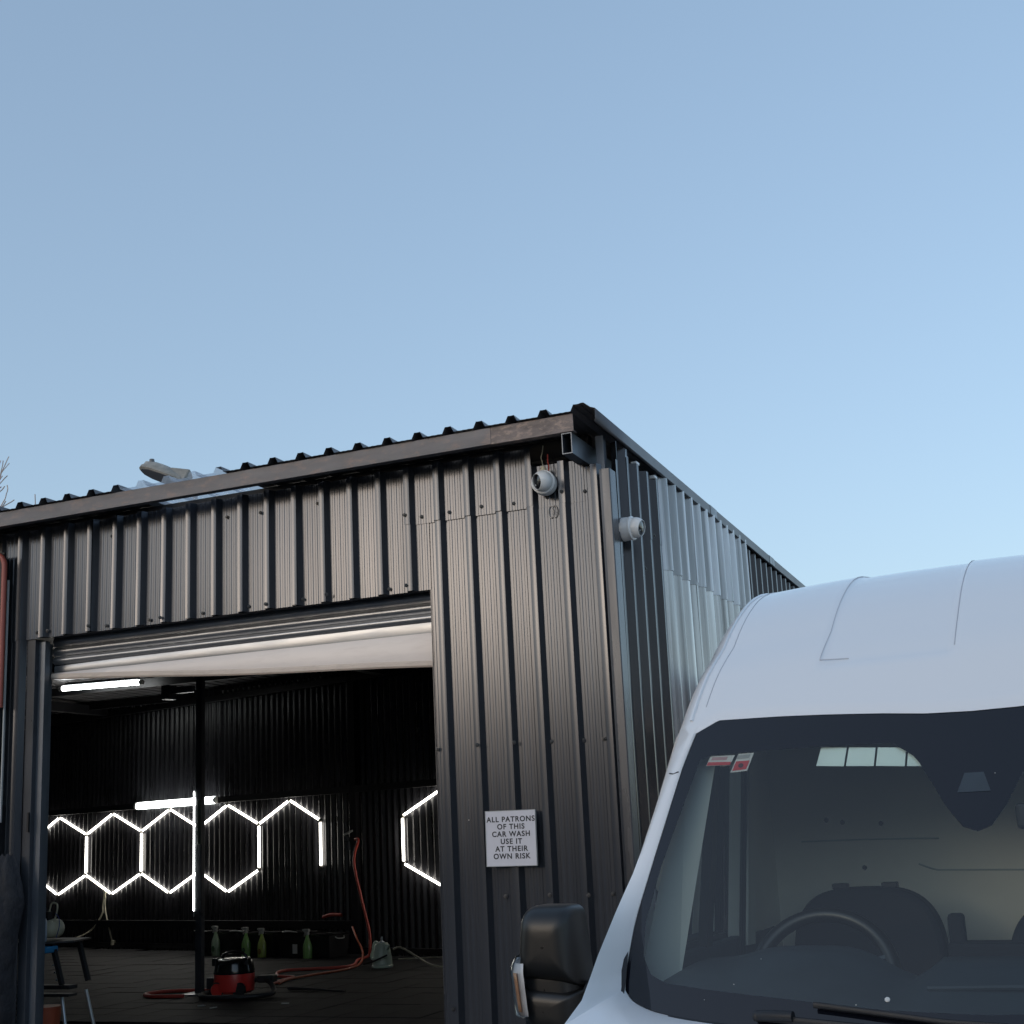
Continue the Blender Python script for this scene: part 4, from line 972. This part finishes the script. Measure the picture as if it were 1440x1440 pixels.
# mirrors
def mirror(sgn):
    mr = bpy.data.objects.new('door_mirror', None); COL.objects.link(mr); mr.parent = van; mr.location = (sgn*1.19,.30,1.35); mr.scale = (sgn*-1,1,1)
    # outline in (x outward = -), z ; x negative = away from the van when sgn=-1 (scale +1)
    def shell(outl, y0, y1, name, m, par, dome=.5):
        n = len(outl); cx = sum(p[0] for p in outl)/n; cz = sum(p[1] for p in outl)/n
        rows_ = []
        for k in range(9):
            a = k/8*math.pi/2; s_ = max(.02, 1-(k/8)**1.6) if k else 1.0
            rows_.append([(cx+(x-cx)*s_, y0-y1*(1-s_**5)**.6, cz+(z-cz)*s_) for x,z in outl+[outl[0]]])
        rows_.insert(0, [(x, y0+.05, z) for x,z in outl+[outl[0]]])
        o_ = MB().grid(rows_).build(name, m, par, smooth=60, merge=True); return o_
    def rnd_poly(pts, rc, n=6):
        out = []; N_ = len(pts)
        for i in range(N_):
            p = Vector(pts[i]); a = (Vector(pts[i-1])-p).normalized(); b = (Vector(pts[(i+1)%N_])-p).normalized(); q_ = rc[i]
            A_ = p+a*q_; B_ = p+b*q_
            for k in range(n+1):
                t = k/n; out.append(tuple((1-t)**2*A_+2*t*(1-t)*p+t*t*B_))
        return out
    up = rnd_poly([(-.078,.150),(.085,.148),(.105,-.075),(-.098,-.058)], [.05,.035,.02,.02])
    shell(up, 0, .085, 'housing', m_mirror, mr)
    shell(rnd_poly([(-.074,.02),(.085,.02),(.098,-.20),(-.055,-.19),(-.090,-.06)], [.01,.01,.03,.03,.02]), .012, .07, 'inner_shell', m_mirror, mr)
    lo = rnd_poly([(-.099,-.062),(.106,-.079),(.10,-.21),(-.055,-.20),(-.085,-.14)], [.012,.012,.03,.03,.02])
    shell(lo, 0, .075, 'lower_housing', m_mirror, mr)
    MB().box(-.065,.075,.046,.049,-.17,.12).build('mirror_glass', m_chrome, mr)
    # clear indicator wrapping the outer lower edge
    rows_ = []
    for k, (z, wd_) in enumerate(((.012,.006),(-.005,.020),(-.03,.030),(-.07,.038),(-.11,.040),(-.145,.036),(-.158,.012))):
        xL = -.134+.022*(k/6)**1.3; xR = -.066+.022*(k/6); q_ = min(1, wd_/.03)
        rows_.append([(xR-(xR-xL)*(.55+.45*q_)*math.cos(a*math.pi/14), .03-(.100+.034*q_)*math.sin(a*math.pi/14), z) for a in range(0,8)])
    MB().grid(rows_).build('indicator_lens', m_clear, mr, smooth=60)
    rows_ = [[(x+.006, y_+.008, z) for x,y_,z in q] for q in rows_]
    MB().grid(rows_[1:-1]).build('indicator_reflector', m_chrome, mr, smooth=30)
    MB().add([(-.090,-.082,-.03),(-.074,-.094,-.03),(-.062,-.094,-.135),(-.078,-.082,-.135)],[(0,1,2,3)]).build('indicator_reflector', m_amber, mr)
    MB().tube([(.08,.02,-.10),(.13,.03,-.12),(.20,.05,-.10)], [.05,.042,.05], 10).build('arm', m_rub, mr, smooth=60)
    return mr
mirror(-1); mirror(1)
# interior
MB().add([(-.96,.16,1.16),(.96,.16,1.16),(.96,1.9,1.16),(-.96,1.9,1.16)], []).box(-.93,.93,.0,1.9,.40,.45).build('cab_floor', m_dash, van)
dr = []
for v_, w_ in ((.02,1.10),(.05,1.20),(.12,1.245),(.30,1.27),(.52,1.275),(.62,1.25),(.66,1.10),(.66,.75)):
    row = []
    for k in range(49):
        uu = -.88+1.76*k/48
        bw = .085*math.exp(-((uu+.50)/.22)**4) if v_ > .25 else 0
        bw += .05*math.exp(-((uu+.80)/.10)**2)*(v_>.05)
        bw += .055*ss(-.22,-.14,uu)*(1 if .25 < v_ < .6 else 0)
        row.append((uu, v_+.17*uu*uu*(v_<.4)+.05*(v_>=.4)*uu*uu, w_+bw))
    dr.append(row)
MB().grid(dr).build('dashboard', m_dash, van, smooth=50)
for (a,b) in (((-.20,.20),(.20,.24)),): pass
MB().tube([(-.15,.20,1.285),(.05,.19,1.29),(.30,.20,1.285)], .006, 5).build('dash_vent', m_dash, van)
# steering wheel (right-hand drive)
sw_ = bpy.data.objects.new('steering_wheel', None); COL.objects.link(sw_); sw_.parent = van; sw_.location = (-.525,.745,1.243); sw_.rotation_euler = (rad(-62+90-58),0,0)
Rw = .205
MB().tube([(Rw*math.cos(a*math.pi/24), 0, Rw*math.sin(a*math.pi/24)) for a in range(48)], .022, 10, close=True).build('rim', m_mirror, sw_, smooth=60)
MB().lathe([(0,-.03),(.06,-.025),(.075,0),(.06,.02),(0,.02)],20,Matrix.Rotation(rad(90),4,'X')).build('hub', m_dash, sw_, smooth=40)
for a in (20,160,270): MB().bar((.05*math.cos(rad(a)),0,.05*math.sin(rad(a))),(Rw*math.cos(rad(a)),0,Rw*math.sin(rad(a))),.03,.012).build('spoke', m_dash, sw_)
# seats
def seat(cx, hw_, knobs, zt_):
    st = bpy.data.objects.new('seat', None); COL.objects.link(st); st.parent = van; st.location = (cx,1.38,.0)
    o_ = [(-hw_,.75)]+[(-hw_*1.02*abs(math.cos(a*math.pi/40))**.62*(1 if a <= 20 else -1), zt_-.27+.27*math.sin(a*math.pi/40)**.72) for a in range(0,41)]+[(hw_,.75)]
    MB().prism(o_, -.05, .07).build('backrest', m_seat, st, smooth=30, bevel=.02)
    MB().box(-hw_,hw_,-.50,.0,.62,.80).build('cushion', m_seat, st, bevel=.04)
    if knobs:
        for kx in (-.08,.085): MB().box(kx-.026,kx+.026,-.02,.02,zt_-.005,zt_+.014).build('headrest_guide', m_blkmt, st, bevel=.004)
seat(-.502, .245, True, 1.474); seat(.22, .28, False, 1.43); seat(.70,.2,False,1.43)
MB().box(-.240,-.188,1.33,1.38,.9,1.385).build('belt_post', m_seat, van, bevel=.012)
MB().box(-.245,.02,1.30,1.42,.9,1.295).build('seat_lower_panel', m_seat, van, bevel=.01)
# bulkhead with pane row
bk_ = MB(); V0 = 1.80
px = [-.712,-.588,-.485,-.372,-.272]
bk_.box(-.93,.93,V0,V0+.012,.5,2.45)
bk_.build('bulkhead', m_bulk, van)
for (x,z) in ((-.575,1.523),(-.50,1.68),(-.64,1.69),(-.70,1.70)): MB().lathe([(.009,0),(.007,.004),(0,.005)],10,Matrix.Translation((x,V0,z))@Matrix.Rotation(rad(90),4,'X')).build('rivet', m_rub, van)
MB().tube(smooth_path([(-.80,V0-.001,1.625),(-.5,V0-.001,1.623),(-.3,V0-.001,1.618)]), .003, 4).tube(smooth_path([(-.38,V0-.001,1.53),(-.32,V0-.001,1.508),(-.25,V0-.001,1.505),(.3,V0-.001,1.49)]), .003, 4).build('pressed_line', m_trim, van)
# headliner, overhead shelf
MB().box(-.76,.76,.80,1.78,2.06,2.075).box(-.70,.70,.74,.90,1.98,2.06).build('headliner', m_head, van, bevel=.01)
for sgn in (-1,1):
    # light inner A-pillar trim, door frame, B pillar, belt
    MB().add([(sgn*.845,.60,1.93),(sgn*.755,.63,1.93),(sgn*.845,.37,1.26),(sgn*.94,.30,1.26),(sgn*.80,.70,1.93),(sgn*.90,.46,1.26)],[(0,1,2,3),(1,4,5,2)]).build('pillar_inner', m_trim, van)
    MB().bar((sgn*.875,.98,1.92),(sgn*.93,.86,1.20),.03,.06).build('door_frame', m_rub, van)
    MB().bar((sgn*.86,1.32,2.0),(sgn*.92,1.30,1.30),.07,.10).build('b_pillar_trim', m_bulk, van)
    MB().bar((sgn*.84,1.26,2.0),(sgn*.90,1.20,1.20),.008,.05).build('seat_belt', m_seat, van)
    MB().box(min(sgn*.90,sgn*.95),max(sgn*.90,sgn*.95),.35,1.7,.5,1.33).build('door_card', m_dash, van, bevel=.01)
    MB().box(min(sgn*.905,sgn*.93),max(sgn*.905,sgn*.93),1.36,1.80,1.2,2.3).build('cab_side_trim', m_bulk, van)
# rear-view mirror behind the frit tongue
MB().box(.09,.30,.36,.39,1.655,1.72).build('rear_view_mirror', m_blkmt, van, bevel=.01)
